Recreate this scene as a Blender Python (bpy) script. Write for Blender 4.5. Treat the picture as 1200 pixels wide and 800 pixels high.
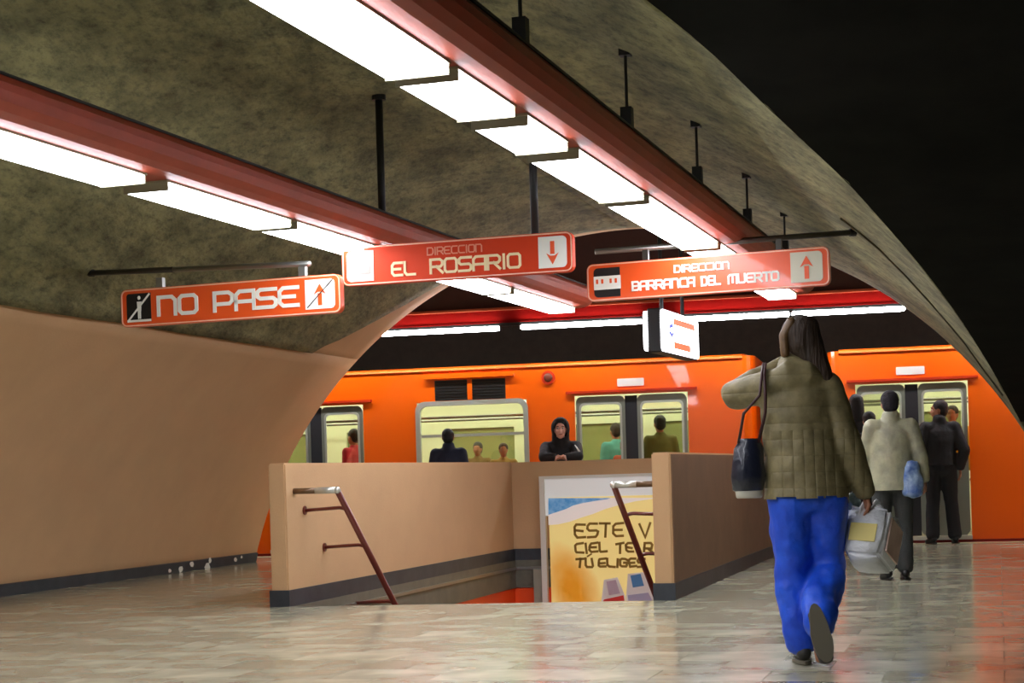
import bpy, bmesh, math, random
from mathutils import Vector, Matrix, noise
random.seed(7)
PI = math.pi
for o in list(bpy.data.objects): bpy.data.objects.remove(o)
S = bpy.context.scene
C = S.collection
# ------------------------------------------------------------------ camera
F_PX, CAM_Z, ROLL = 2000.0, 0.95, 0.03
cam = bpy.data.cameras.new('camera'); cam.sensor_width = 36; cam.lens = 36 * F_PX / 1200
cam.shift_y = 156 / 1200.0; cam.clip_start = 0.05; cam.clip_end = 200
co = bpy.data.objects.new('camera', cam); C.objects.link(co)
# level camera, slight roll; the shifted lens keeps its axis on the horizon
fx0, fy0 = 0.0, -156.0
u_, v_ = 0.0, 0.0
co.matrix_world = Matrix.Translation((0, 0, CAM_Z)) @ Matrix.Rotation(PI/2, 4, 'X') @ Matrix.Rotation(-ROLL, 4, 'Z')
S.camera = co
# ------------------------------------------------------------------ world and exposure
w = bpy.data.worlds.new('world'); S.world = w; w.use_nodes = True
w.node_tree.nodes['Background'].inputs[0].default_value = (0.9, 0.8, 0.6, 1)
w.node_tree.nodes['Background'].inputs[1].default_value = 0.004
S.view_settings.view_transform = 'Standard'; S.view_settings.look = 'None'
S.view_settings.exposure = 1.08; S.view_settings.gamma = 1
S.view_settings.use_curve_mapping = False
LAMP_E, ROW_E, CABIN_E, POSTER_E, CLOCK_E = 8.8, 18.0, 6.0, 0.16, 2.5

# ------------------------------------------------------------------ geometry of the place
CR, SR = math.cos(ROLL), math.sin(ROLL)
def ray(px, py):
    u = px - 600; v = 556 - py
    return Vector(((u*CR + v*SR)/F_PX, 1.0, (-u*SR + v*CR)/F_PX))
def at_depth(px, py, Y): return ray(px, py)*Y + Vector((0, 0, CAM_Z))
def at_height(px, py, Z): r = ray(px, py); return r*((Z-CAM_Z)/r.z) + Vector((0, 0, CAM_Z))
def at_line(px, py, Y0, k): r = ray(px, py); return r*(Y0/(1+k*r.x)) + Vector((0, 0, CAM_Z))   # plane Y = Y0 - k X
PHI = math.atan(.22); CP, SP = math.cos(PHI), math.sin(PHI)
TH = math.atan(.285); AX, AY = math.sin(TH), math.cos(TH)      # corridor direction
BX, BY = AY, -AX                                              # across the corridor, to the right
Y_ARCH, S0, ZC, RV = 19.75, 1.53, -1.147, 4.85
def vault(deg, t, R=RV):
    s = S0 + R*math.cos(math.radians(deg)); z = ZC + R*math.sin(math.radians(deg))
    return Vector((s*CP + t*AX, Y_ARCH - s*SP + t*AY, z))
def decomp(x, y):
    y -= Y_ARCH; det = CP*AY + AX*SP
    return (x*AY - AX*y)/det, (CP*y + SP*x)/det
def vault_z(x, y, R=RV-.05):
    s, t = decomp(x, y); return ZC + math.sqrt(max(R*R-(s-S0)**2, 0))
def vault_hit(px, py, R=RV-.05):
    r = ray(px, py); a0 = decomp(0, 0)[0]; ds = decomp(r.x, r.y)[0]-a0
    A = ds*ds + r.z**2; B = 2*(ds*(a0-S0) + r.z*(CAM_Z-ZC)); Cc = (a0-S0)**2 + (CAM_Z-ZC)**2 - R*R
    return r*((-B + math.sqrt(B*B-4*A*Cc))/(2*A)) + Vector((0, 0, CAM_Z))

# ------------------------------------------------------------------ materials
def lin(c):
    return tuple(((x/255)/12.92 if x/255 <= .04045 else ((x/255+.055)/1.055)**2.4) for x in c)
MATS = {}
def mat(name, rgb, rough=.6, metal=0, var=0, scale=8, bump=0, bscale=None, emit=0, rgb2=None, spec=.5, stretch=None, coat=0, detail=6):
    if name in MATS: return MATS[name]
    m = bpy.data.materials.new(name); m.use_nodes = True; N = m.node_tree.nodes; L = m.node_tree.links
    b = N['Principled BSDF']; c1 = lin(rgb) + (1,)
    b.inputs['Base Color'].default_value = c1; b.inputs['Roughness'].default_value = rough
    b.inputs['Metallic'].default_value = metal; b.inputs['Specular IOR Level'].default_value = spec
    b.inputs['Coat Weight'].default_value = coat
    if var or rgb2 or bump:
        tc = N.new('ShaderNodeTexCoord'); mp = N.new('ShaderNodeMapping'); L.new(tc.outputs['Object'], mp.inputs['Vector'])
        if stretch: mp.inputs['Scale'].default_value = stretch
    if var or rgb2:
        n = N.new('ShaderNodeTexNoise'); n.inputs['Scale'].default_value = scale; n.inputs['Detail'].default_value = detail
        n.inputs['Roughness'].default_value = .62
        L.new(mp.outputs[0], n.inputs['Vector'])
        r = N.new('ShaderNodeValToRGB'); e = r.color_ramp.elements
        e[0].position = .35; e[1].position = .66
        c2 = lin(rgb2)+(1,) if rgb2 else tuple(x*(1-var) for x in c1[:3])+(1,)
        e[0].color = c2; e[1].color = c1 if rgb2 else tuple(min(1, x*(1+var*.6)) for x in c1[:3])+(1,)
        L.new(n.outputs['Fac'], r.inputs['Fac']); L.new(r.outputs['Color'], b.inputs['Base Color'])
    if bump:
        n2 = N.new('ShaderNodeTexNoise'); n2.inputs['Scale'].default_value = bscale or scale*3; n2.inputs['Detail'].default_value = 8
        L.new(mp.outputs[0], n2.inputs['Vector'])
        bp = N.new('ShaderNodeBump'); bp.inputs['Strength'].default_value = bump; bp.inputs['Distance'].default_value = .03
        L.new(n2.outputs['Fac'], bp.inputs['Height']); L.new(bp.outputs[0], b.inputs['Normal'])
    if emit:
        b.inputs['Emission Color'].default_value = c1; b.inputs['Emission Strength'].default_value = emit
    MATS[name] = m; return m
M_pink = mat('pink_plaster', (200, 160, 116), .75, var=.05, scale=1.6, bump=.08, bscale=60)
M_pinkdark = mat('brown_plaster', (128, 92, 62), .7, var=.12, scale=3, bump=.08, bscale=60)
M_conc = mat('rough_concrete', (150, 146, 104), .9, rgb2=(96, 94, 64), scale=3.2, bump=.5, bscale=24, detail=10, stretch=(1, .45, 1))
def pits(m, amt=.62):
    N = m.node_tree.nodes; L = m.node_tree.links; b = N['Principled BSDF']; src = b.inputs['Base Color'].links[0].from_socket
    tc = N.new('ShaderNodeTexCoord'); n = N.new('ShaderNodeTexNoise'); n.inputs['Scale'].default_value = 15; n.inputs['Detail'].default_value = 9; n.inputs['Roughness'].default_value = .75
    mp = N.new('ShaderNodeMapping'); mp.inputs['Scale'].default_value = (1, .4, 1); L.new(tc.outputs['Object'], mp.inputs[0]); L.new(mp.outputs[0], n.inputs['Vector']); r = N.new('ShaderNodeValToRGB'); e = r.color_ramp.elements
    e[0].position = .33; e[0].color = (1-amt, 1-amt, 1-amt, 1); e[1].position = .52; e[1].color = (1, 1, 1, 1); e2 = e.new(.75); e2.color = (1.25, 1.22, 1.1, 1)
    L.new(n.outputs['Fac'], r.inputs[0]); mx = N.new('ShaderNodeMixRGB'); mx.blend_type = 'MULTIPLY'; mx.inputs[0].default_value = 1
    L.new(src, mx.inputs[1]); L.new(r.outputs[0], mx.inputs[2]); L.new(mx.outputs[0], b.inputs['Base Color'])
pits(M_conc)
M_concdark = mat('dark_shaded_concrete', (26, 26, 22), .98, rgb2=(18, 18, 15), scale=3, spec=.1)  # near-black colour holds the crossing vault's shade; also the track bed
M_skirt = mat('dark_skirting', (52, 56, 62), .5, var=.3, scale=5)
M_band = mat('grey_band', (104, 102, 88), .5, var=.15, scale=6)
M_orange = mat('orange_paint', (255, 104, 4), .28, coat=.5)
M_orange_wall = mat('orange_panel', (240, 80, 20), .4)
M_sign = mat('sign_orange', (236, 88, 34), .28, coat=.25)
M_sign2 = mat('sign_red_orange', (212, 60, 16), .55, spec=.25)
M_white = mat('white_plastic', (240, 238, 228), .4)
M_cream = mat('cream_paint', (218, 222, 188), .5)
M_black = mat('black_paint', (18, 17, 16), .5)
M_red = mat('red_steel', (160, 62, 38), .5, var=.14, scale=3)
M_redfascia = mat('red_fascia', (124, 9, 4), .9, var=.15, scale=2, spec=.05)
M_fascia2 = mat('maroon_fascia', (66, 26, 16), .6, var=.2, scale=2)
M_steel = mat('brushed_steel', (150, 150, 145), .35, metal=.8)
M_dsteel = mat('dark_steel', (70, 66, 60), .45, metal=.5)
M_maroon = mat('maroon_rail', (104, 40, 30), .28, coat=.5)
M_lamp = mat('lamp_diffuser', (244, 246, 255), .5, emit=LAMP_E)
M_row = mat('tube_light', (246, 250, 255), .5, emit=ROW_E)
M_cabin = mat('cabin_light', (250, 250, 225), .5, emit=CABIN_E)
M_clock = mat('backlit_face', (250, 250, 255), .5, emit=CLOCK_E)
M_clockred = mat('backlit_red', (225, 70, 30), .5, emit=1.0)
M_clockblue = mat('backlit_blue', (50, 60, 150), .5, emit=.6)
def glass():
    m = bpy.data.materials.new('window_glass'); m.use_nodes = True; N = m.node_tree.nodes; L = m.node_tree.links
    N.remove(N['Principled BSDF']); o = N['Material Output']
    t = N.new('ShaderNodeBsdfTransparent'); t.inputs[0].default_value = (.93, .96, .9, 1)
    g = N.new('ShaderNodeBsdfGlossy'); g.inputs['Roughness'].default_value = .03
    mx = N.new('ShaderNodeMixShader'); mx.inputs[0].default_value = .08
    L.new(t.outputs[0], mx.inputs[1]); L.new(g.outputs[0], mx.inputs[2]); L.new(mx.outputs[0], o.inputs[0]); return m
M_glass = glass()
def floor_mat():
    m = bpy.data.materials.new('polished_marble'); m.use_nodes = True; N = m.node_tree.nodes; L = m.node_tree.links
    b = N['Principled BSDF']; tc = N.new('ShaderNodeTexCoord'); oi = N.new('ShaderNodeObjectInfo')
    ad = N.new('ShaderNodeVectorMath'); ad.operation = 'ADD'
    sc = N.new('ShaderNodeVectorMath'); sc.operation = 'SCALE'; sc.inputs[0].default_value = (7, 13, 5); L.new(oi.outputs['Random'], sc.inputs['Scale'])
    L.new(tc.outputs['Object'], ad.inputs[0]); L.new(sc.outputs[0], ad.inputs[1])
    n = N.new('ShaderNodeTexNoise'); n.inputs['Scale'].default_value = 3; n.inputs['Detail'].default_value = 7; n.inputs['Distortion'].default_value = .3
    L.new(ad.outputs[0], n.inputs['Vector'])
    r = N.new('ShaderNodeValToRGB'); r.color_ramp.elements[0].position = .3; r.color_ramp.elements[1].position = .75
    r.color_ramp.elements[0].color = lin((150, 147, 128))+(1,); r.color_ramp.elements[1].color = lin((204, 200, 176))+(1,)
    L.new(n.outputs['Fac'], r.inputs[0])
    r2 = N.new('ShaderNodeValToRGB'); r2.color_ramp.elements[0].color = (.80, .80, .77, 1); r2.color_ramp.elements[1].color = (1.06, 1.05, 1.0, 1)
    L.new(oi.outputs['Random'], r2.inputs[0])
    mx = N.new('ShaderNodeMixRGB'); mx.blend_type = 'MULTIPLY'; mx.inputs[0].default_value = 1
    L.new(r.outputs[0], mx.inputs[1]); L.new(r2.outputs[0], mx.inputs[2]); L.new(mx.outputs[0], b.inputs['Base Color'])
    rr = N.new('ShaderNodeMapRange'); rr.inputs[3].default_value = .10; rr.inputs[4].default_value = .22
    n3 = N.new('ShaderNodeTexNoise'); n3.inputs['Scale'].default_value = 3; L.new(ad.outputs[0], n3.inputs['Vector'])
    L.new(n3.outputs['Fac'], rr.inputs[0]); L.new(rr.outputs[0], b.inputs['Roughness'])
    n2 = N.new('ShaderNodeTexNoise'); n2.inputs['Scale'].default_value = 9; n2.inputs['Detail'].default_value = 3; L.new(tc.outputs['Object'], n2.inputs['Vector'])
    bp = N.new('ShaderNodeBump'); bp.inputs['Strength'].default_value = .12; bp.inputs['Distance'].default_value = .01
    L.new(n2.outputs['Fac'], bp.inputs['Height']); L.new(bp.outputs[0], b.inputs['Normal'])
    return m
M_floor = floor_mat()

# ------------------------------------------------------------------ builders
def obj(name, bm, m, parent=None, smooth=False, world=False):
    me = bpy.data.meshes.new(name); bmesh.ops.recalc_face_normals(bm, faces=bm.faces) if len(bm.faces) else None
    if world and parent is not None: bm.transform(parent.matrix_basis.inverted())
    if smooth:
        for f in bm.faces: f.smooth = True
    bm.to_mesh(me); bm.free()
    for x in (m if isinstance(m, (list, tuple)) else [m]): me.materials.append(x)
    o = bpy.data.objects.new(name, me); C.objects.link(o)
    if parent is not None: o.parent = parent
    return o
def tag(o, label=None, cat=None, group=None, kind=None):
    if label: o['label'] = label
    if cat: o['category'] = cat
    if group: o['group'] = group
    if kind: o['kind'] = kind
    return o
def thing(name, label, cat, loc=(0, 0, 0), rz=0, group=None):
    o = bpy.data.objects.new(name, None); C.objects.link(o); o.empty_display_size = .1
    o.location = loc; o.rotation_euler = (0, 0, rz)
    o.matrix_basis = Matrix.Translation(loc) @ Matrix.Rotation(rz, 4, 'Z')
    return tag(o, label, cat, group)
def prism(bm, poly, z0, z1):
    a = [bm.verts.new((p[0], p[1], z0)) for p in poly]; b = [bm.verts.new((p[0], p[1], z1)) for p in poly]
    n = len(poly); bm.faces.new(a[::-1]); bm.faces.new(b)
    for i in range(n): bm.faces.new((a[i], a[(i+1) % n], b[(i+1) % n], b[i]))
def box(bm, x0, x1, y0, y1, z0, z1): prism(bm, [(x0, y0), (x1, y0), (x1, y1), (x0, y1)], z0, z1)
def slab(bm, poly, y0, y1):
    """polygon given in x,z, thickness along y"""
    a = [bm.verts.new((p[0], y0, p[1])) for p in poly]; b = [bm.verts.new((p[0], y1, p[1])) for p in poly]
    n = len(poly); bm.faces.new(a); bm.faces.new(b[::-1])
    for i in range(n): bm.faces.new((a[(i+1) % n], a[i], b[i], b[(i+1) % n]))
def ringslab(bm, outer, inner, y0, y1):
    n = len(outer); vs = []
    for poly, y in ((outer, y0), (inner, y0), (inner, y1), (outer, y1)): vs.append([bm.verts.new((p[0], y, p[1])) for p in poly])
    for i in range(n):
        j = (i+1) % n
        for k in range(4):
            A, B = vs[k], vs[(k+1) % 4]; bm.faces.new((A[i], A[j], B[j], B[i]))
def rrect(x0, x1, z0, z1, r, n=5, corners=(1, 1, 1, 1)):
    out = []
    for k, (cx, cz, a0) in enumerate(((x1-r, z1-r, 0), (x0+r, z1-r, 90), (x0+r, z0+r, 180), (x1-r, z0+r, 270))):
        if corners[k]:
            for i in range(n+1):
                a = math.radians(a0 + 90*i/n); out.append((cx + r*math.cos(a), cz + r*math.sin(a)))
        else: out.append((cx + r*(1 if a0 in (0, 270) else -1), cz + r*(1 if a0 in (0, 90) else -1)))
    return out
def frame_from(d, ref=Vector((0, 0, 1))):
    d = d.normalized()
    if abs(d.dot(ref)) > .97: ref = Vector((0, 1, 0)) if abs(d.y) < .9 else Vector((1, 0, 0))
    x = ref.cross(d).normalized(); return x, d.cross(x).normalized()
def tube(bm, pts, r, seg=10, cap=True):
    pts = [Vector(p) for p in pts]; rings = []; prev = None
    for i, p in enumerate(pts):
        if i == 0: d = pts[1]-p
        elif i == len(pts)-1: d = p-pts[i-1]
        else: d = (pts[i+1]-p).normalized() + (p-pts[i-1]).normalized()
        d.normalize()
        if prev is None: x, y = frame_from(d)
        else:
            x = (prev - d*prev.dot(d)).normalized(); y = d.cross(x)
        prev = x; rr = r[i] if isinstance(r, (list, tuple)) else r
        rings.append([bm.verts.new(p + x*(rr*math.cos(2*PI*k/seg)) + y*(rr*math.sin(2*PI*k/seg))) for k in range(seg)])
    for a, b in zip(rings, rings[1:]):
        for k in range(seg): bm.faces.new((a[k], a[(k+1) % seg], b[(k+1) % seg], b[k]))
    if cap: bm.faces.new(rings[0][::-1]); bm.faces.new(rings[-1])
def bend(pts, r=.05, n=4):
    pts = [Vector(p) for p in pts]; out = [pts[0]]
    for a, b, c in zip(pts, pts[1:], pts[2:]):
        d1 = (a-b); d2 = (c-b); rr = min(r, d1.length*.45, d2.length*.45); p = b+d1.normalized()*rr; q = b+d2.normalized()*rr
        for i in range(n+1):
            t = i/n; out.append(p*(1-t)**2 + b*2*t*(1-t) + q*t*t)
    out.append(pts[-1]); return out
def ellipsoid(bm, c, r, rot=None, seg=16, rings=10):
    m = Matrix.Translation(c) @ (rot.to_4x4() if rot else Matrix.Identity(4)) @ Matrix.Diagonal((r[0], r[1], r[2], 1))
    bmesh.ops.create_uvsphere(bm, u_segments=seg, v_segments=rings, radius=1, matrix=m)
def loft(bm, ch, side=Vector((1, 0, 0)), seg=14):
    """closed tapered tube; ch = (pos, r_side, r_front)"""
    P = [Vector(c[0]) for c in ch]; full = []
    def tang(i):
        if i == 0: return (P[1]-P[0]).normalized()
        if i == len(P)-1: return (P[-1]-P[-2]).normalized()
        return ((P[i+1]-P[i]).normalized()+(P[i]-P[i-1]).normalized()).normalized()
    T = [tang(i) for i in range(len(P))]
    m0 = min(ch[0][1], ch[0][2]); m1 = min(ch[-1][1], ch[-1][2])
    for k in (0.0, .45, .8): c = math.sin(math.acos(1-k)) if k else .08; full.append((P[0]-T[0]*m0*(1-k)*.9, ch[0][1]*max(c, .08), ch[0][2]*max(c, .08), T[0]))
    for i, c in enumerate(ch): full.append((P[i], c[1], c[2], T[i]))
    for k in (.8, .45, 0.0): c = math.sin(math.acos(1-k)) if k else .08; full.append((P[-1]+T[-1]*m1*(1-k)*.9, ch[-1][1]*max(c, .08), ch[-1][2]*max(c, .08), T[-1]))
    rings = []
    for p, ra, rb, d in full:
        x = side - d*side.dot(d)
        if x.length < .05: x = Vector((0, 1, 0)) - d*d.y
        x.normalize(); y = d.cross(x)
        rings.append([bm.verts.new(p + x*(ra*math.cos(2*PI*k/seg)) + y*(rb*math.sin(2*PI*k/seg))) for k in range(seg)])
    for a, b in zip(rings, rings[1:]):
        for k in range(seg): bm.faces.new((a[k], a[(k+1) % seg], b[(k+1) % seg], b[k]))
    bm.faces.new(rings[0][::-1]); bm.faces.new(rings[-1])
SCR = bpy.data.scenes.new('scratch')
def fuse(name, bm, m, parent=None, voxel=.012, smooth=4, wrinkle=0, wscale=9, seed=0, cut=None):
    """join overlapping lofts into ONE continuous smooth surface"""
    me = bpy.data.meshes.new(name); bmesh.ops.recalc_face_normals(bm, faces=bm.faces); bm.to_mesh(me); bm.free()
    o = bpy.data.objects.new(name, me); SCR.collection.objects.link(o)
    md = o.modifiers.new('r', 'REMESH'); md.mode = 'VOXEL'; md.voxel_size = voxel; md.use_smooth_shade = True
    if smooth: ms = o.modifiers.new('s', 'SMOOTH'); ms.factor = .5; ms.iterations = smooth
    SCR.view_layers[0].update(); dg = SCR.view_layers[0].depsgraph; me2 = bpy.data.meshes.new_from_object(o.evaluated_get(dg))
    o.modifiers.clear(); SCR.collection.objects.unlink(o); C.objects.link(o); o.data = me2; bpy.data.meshes.remove(me); me2.name = name
    if wrinkle:
        nv = len(me2.vertices); cs = [v.co.copy() for v in me2.vertices]; ns = [v.normal.copy() for v in me2.vertices]; flat = []
        for c_, n_ in zip(cs, ns):
            q = c_*wscale + Vector((seed*3.1, seed*1.7, 0)); q.z *= .9
            flat.extend(c_ + n_*(noise.noise(q)*wrinkle + noise.noise(q*2.3)*wrinkle*.45))
        me2.vertices.foreach_set('co', flat); me2.update()
    if cut:
        b2 = bmesh.new(); b2.from_mesh(me2)
        for cc, nn in cut: bmesh.ops.bisect_plane(b2, geom=b2.verts[:]+b2.edges[:]+b2.faces[:], plane_co=cc, plane_no=nn, clear_outer=True)
        b2.to_mesh(me2); b2.free()
    for p in me2.polygons: p.use_smooth = True
    me2.materials.clear(); me2.materials.append(m)
    if parent is not None: o.parent = parent
    return o
def lathe(bm, prof, seg=16, sx=1, sy=1, c=(0, 0, 0)):
    rings = [[bm.verts.new((c[0]+sx*r*math.cos(2*PI*k/seg), c[1]+sy*r*math.sin(2*PI*k/seg), c[2]+z)) for k in range(seg)] for r, z in prof]
    for a, b in zip(rings, rings[1:]):
        for k in range(seg): bm.faces.new((a[k], a[(k+1) % seg], b[(k+1) % seg], b[k]))
    bm.faces.new(rings[0][::-1]); bm.faces.new(rings[-1])

# ------------------------------------------------------------------ lettering: stroke glyphs in a unit box
G = {
 'A': [[(0, 0), (0, .8), (.2, 1), (1, 1), (1, 0)], [(0, .42), (1, .42)]],
 'B': [[(0, 0), (0, 1), (.8, 1), (1, .8), (1, .6), (.85, .5), (0, .5)], [(.85, .5), (1, .4), (1, .2), (.8, 0), (0, 0)]],
 'C': [[(1, 1), (.2, 1), (0, .8), (0, .2), (.2, 0), (1, 0)]],
 'D': [[(0, 0), (0, 1), (.75, 1), (1, .75), (1, .25), (.75, 0), (0, 0)]],
 'E': [[(1, 1), (.2, 1), (0, .8), (0, .2), (.2, 0), (1, 0)], [(0, .5), (.8, .5)]],
 'I': [[(.5, 0), (.5, 1)]],
 'L': [[(0, 1), (0, .2), (.2, 0), (1, 0)]],
 'M': [[(0, 0), (0, .8), (.2, 1), (1, 1), (1, 0)], [(.5, 1), (.5, .1)]],
 'N': [[(0, 0), (0, 1), (.8, 1), (1, .8), (1, 0)]],
 'O': [[(.15, 0), (0, .15), (0, .85), (.15, 1), (.85, 1), (1, .85), (1, .15), (.85, 0), (.15, 0)]],
 'P': [[(0, 0), (0, 1), (.8, 1), (1, .85), (1, .5), (.85, .36), (0, .36)]],
 'R': [[(0, 0), (0, 1), (.8, 1), (1, .85), (1, .6), (.85, .45), (0, .45)], [(.5, .45), (1, 0)]],
 'S': [[(1, 1), (.15, 1), (0, .88), (0, .62), (.15, .5), (.85, .5), (1, .38), (1, .12), (.85, 0), (0, 0)]],
 'T': [[(0, 1), (1, 1)], [(.5, 1), (.5, 0)]],
 'U': [[(0, 1), (0, .15), (.15, 0), (.85, 0), (1, .15), (1, 1)]],
 'V': [[(0, 1), (.5, 0), (1, 1)]],
 'G': [[(1, .9), (.8, 1), (.2, 1), (0, .8), (0, .2), (.2, 0), (.8, 0), (1, .2), (1, .45), (.55, .45)]],
}
def stroke(bm, pts, wd, y0, y1):
    """flat ribbon along a polyline in the x,z plane"""
    n = len(pts)
    closed = pts[0] == pts[-1]
    L, R = [], []
    for i, p in enumerate(pts):
        a = pts[i-1] if i else (pts[-2] if closed else None); b = pts[i+1] if i < n-1 else (pts[1] if closed else None)
        ds = []
        if a: d = Vector((p[0]-a[0], p[1]-a[1])); ds.append(d.normalized())
        if b: d = Vector((b[0]-p[0], b[1]-p[1])); ds.append(d.normalized())
        t = sum(ds, Vector((0, 0))).normalized(); nn = Vector((-t.y, t.x))
        k = 1/max(.55, nn.dot(Vector((-ds[0].y, ds[0].x))))
        ext = Vector((0, 0))
        if not closed and i == 0: ext = -t*wd*.5
        if not closed and i == n-1: ext = t*wd*.5
        q = Vector(p)+ext; L.append(q+nn*wd*.5*k); R.append(q-nn*wd*.5*k)
    for i in range(n-1):
        quad = [L[i], R[i], R[i+1], L[i+1]]
        slab(bm, [(q.x, q.y) for q in quad], y0, y1)
def letters(name, parent, m, s, *a, label=None, **k):
    text(None, s, *a, out=(name, parent, m), **k)
def text(bm, s, x0, x1, z0, z1, wd, y0, y1, gap=.28, jitter=0, out=None):
    n = len(s); wts = [(.25 if c == 'I' else .7 if c == ' ' else 1.25 if c == 'M' else 1) for c in s]
    unit = (x1-x0-wd)/(sum(wts)+gap*(n-1)); x = x0+wd/2
    for c, wt in zip(s, wts):
        if c != ' ':
            if out: bm = bmesh.new()
            for pl in G[c]:
                jj = lambda: random.uniform(-jitter, jitter)
                stroke(bm, [(x+px*unit*wt+jj(), z0+wd/2+pz*(z1-z0-wd)+jj()) for px, pz in pl], wd, y0, y1)
            if out: obj(out[0], bm, out[2], out[1])
        x += unit*(wt+gap)

# ================================================================== SETTING
# ---- concrete vault
NEAR = [(13, -.6), (25, -.9), (31.1, -1.6), (36.1, -4.47), (40.4, -6.95), (43.5, -8.22), (46.2, -9.02), (49, -9.9), (51.6, -10.36), (53.8, -10.9), (55.9, -11.67), (58.3, -12.1), (63, -12.9), (72, -14.2), (90, -15.5)]
FARR = [(13, -.4), (118, -.48), (122.4, -.58), (126.9, -.84), (130, -1.11), (132.6, -1.48), (133.4, -1.52)]
def interp(tab, x):
    if x <= tab[0][0]: return tab[0][1]
    for (a, b), (c, d) in zip(tab, tab[1:]):
        if x <= c: return b + (d-b)*(x-a)/(c-a)
    return tab[-1][1]
def shell(angs, tn, tf, R, thick, nt=30, rough=0):
    bm = bmesh.new(); g = []
    for a in angs:
        t0, t1 = tn(a), tf(a); row = []
        for j in range(nt+1):
            t = t0+(t1-t0)*j/nt; p = vault(a, t, R)
            if rough:
                d = noise.noise(p*1.3)*rough*1.3 + noise.noise(p*4)*rough*.5
                p = vault(a, t, R + d*(1 if 0 < j < nt else .3))
            row.append((p, vault(a, t, R+thick)))
        g.append(row)
    A = [[bm.verts.new(q[0]) for q in row] for row in g]; B = [[bm.verts.new(q[1]) for q in row] for row in g]
    n = len(angs)
    for i in range(n-1):
        for j in range(nt):
            bm.faces.new((A[i][j], A[i+1][j], A[i+1][j+1], A[i][j+1])); bm.faces.new((B[i][j], B[i][j+1], B[i+1][j+1], B[i+1][j]))
        bm.faces.new((A[i][0], B[i][0], B[i+1][0], A[i+1][0])); bm.faces.new((A[i][nt], A[i+1][nt], B[i+1][nt], B[i][nt]))
    for j in range(nt):
        bm.faces.new((A[0][j], A[0][j+1], B[0][j+1], B[0][j])); bm.faces.new((A[-1][j], B[-1][j], B[-1][j+1], A[-1][j+1]))
    return bm
angs = [13+(90-13)*i/60 for i in range(61)]
v1 = shell(angs, lambda a: interp(NEAR, a), lambda a: interp(FARR, a), RV-.05, .30, 70, .012)
angs2 = [90+(133.4-90)*i/30 for i in range(31)]
v2 = shell(angs2, lambda a: -24, lambda a: interp(FARR, a), RV-.05, .30, 110, .012)
me = bpy.data.meshes.new('t'); v2.to_mesh(me); v1.from_mesh(me); v2.free(); bpy.data.meshes.remove(me)
tag(obj('ceiling', v1, M_conc, smooth=True), kind='structure')
# ring of smooth plaster at the platform end of the vault
tag(obj('trim_1', shell([13+(134.5-13)*i/70 for i in range(71)], lambda a: -1.6 if a > 100 else -.7, lambda a: 0, RV, .25, 8), M_pink, smooth=True), kind='structure')
# left plaster wall: lower flank of the same vault
aF = 180-math.degrees(math.asin(-ZC/RV))
tag(obj('wall_left', shell([133.3+(aF+.2-133.3)*i/14 for i in range(15)], lambda a: -24, lambda a: 0, RV, .25, 24), M_pink, smooth=True), kind='structure')
bm = shell([aF-1.38, aF+.2], lambda a: -24, lambda a: -.02, RV-.025, .05, 10)
bb = tag(obj('baseboard_left', bm, M_skirt), kind='structure')
# flakes of pale plaster showing through the baseboard
bm = bmesh.new()
for px, py, wd, ht in ((199, 672, 5, 6), (212, 670, 6, 9), (225, 664, 6, 8), (243, 668, 7, 12), (246, 660, 4, 8), (276, 659, 4, 6), (283, 656, 3, 4)):
    py -= 3.5; pts = [vault_hit(px+wd*.5*math.cos(a)*random.uniform(.7, 1.1), py+ht*.5*math.sin(a)*random.uniform(.7, 1.1), RV-.032) for a in [k*PI/3 for k in range(6)]]
    bm.faces.new([bm.verts.new(p) for p in pts])
obj('plaster_flake', bm, M_white, bb)
bm = bmesh.new(); pts = [vault_hit(px, py, RV-.06) for px, py in ((985, 256), (1005, 271), (1030, 292), (1060, 322), (1100, 366), (1130, 402), (1150, 430), (1175, 463))]
tube(bm, pts, .007, 6); ceil_o = bpy.data.objects['ceiling']; k = obj('joint', bm, mat('dark_joint', (70, 64, 44), .9), ceil_o, True)
# ---- cross vault on the right, its shade put into a near-black colour
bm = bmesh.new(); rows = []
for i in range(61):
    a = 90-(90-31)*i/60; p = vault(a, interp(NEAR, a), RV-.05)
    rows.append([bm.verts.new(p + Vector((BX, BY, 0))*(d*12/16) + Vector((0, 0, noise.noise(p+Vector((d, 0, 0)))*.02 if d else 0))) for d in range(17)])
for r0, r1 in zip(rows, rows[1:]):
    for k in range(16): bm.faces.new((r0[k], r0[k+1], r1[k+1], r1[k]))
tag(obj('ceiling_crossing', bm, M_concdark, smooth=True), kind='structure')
# right wall of the crossing hall beyond the pier
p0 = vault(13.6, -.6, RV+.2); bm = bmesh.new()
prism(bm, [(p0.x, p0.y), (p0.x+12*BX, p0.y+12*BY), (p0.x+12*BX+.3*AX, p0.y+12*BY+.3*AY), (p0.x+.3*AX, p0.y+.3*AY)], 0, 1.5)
tag(obj('wall_right', bm, M_pinkdark), kind='structure')

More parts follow.
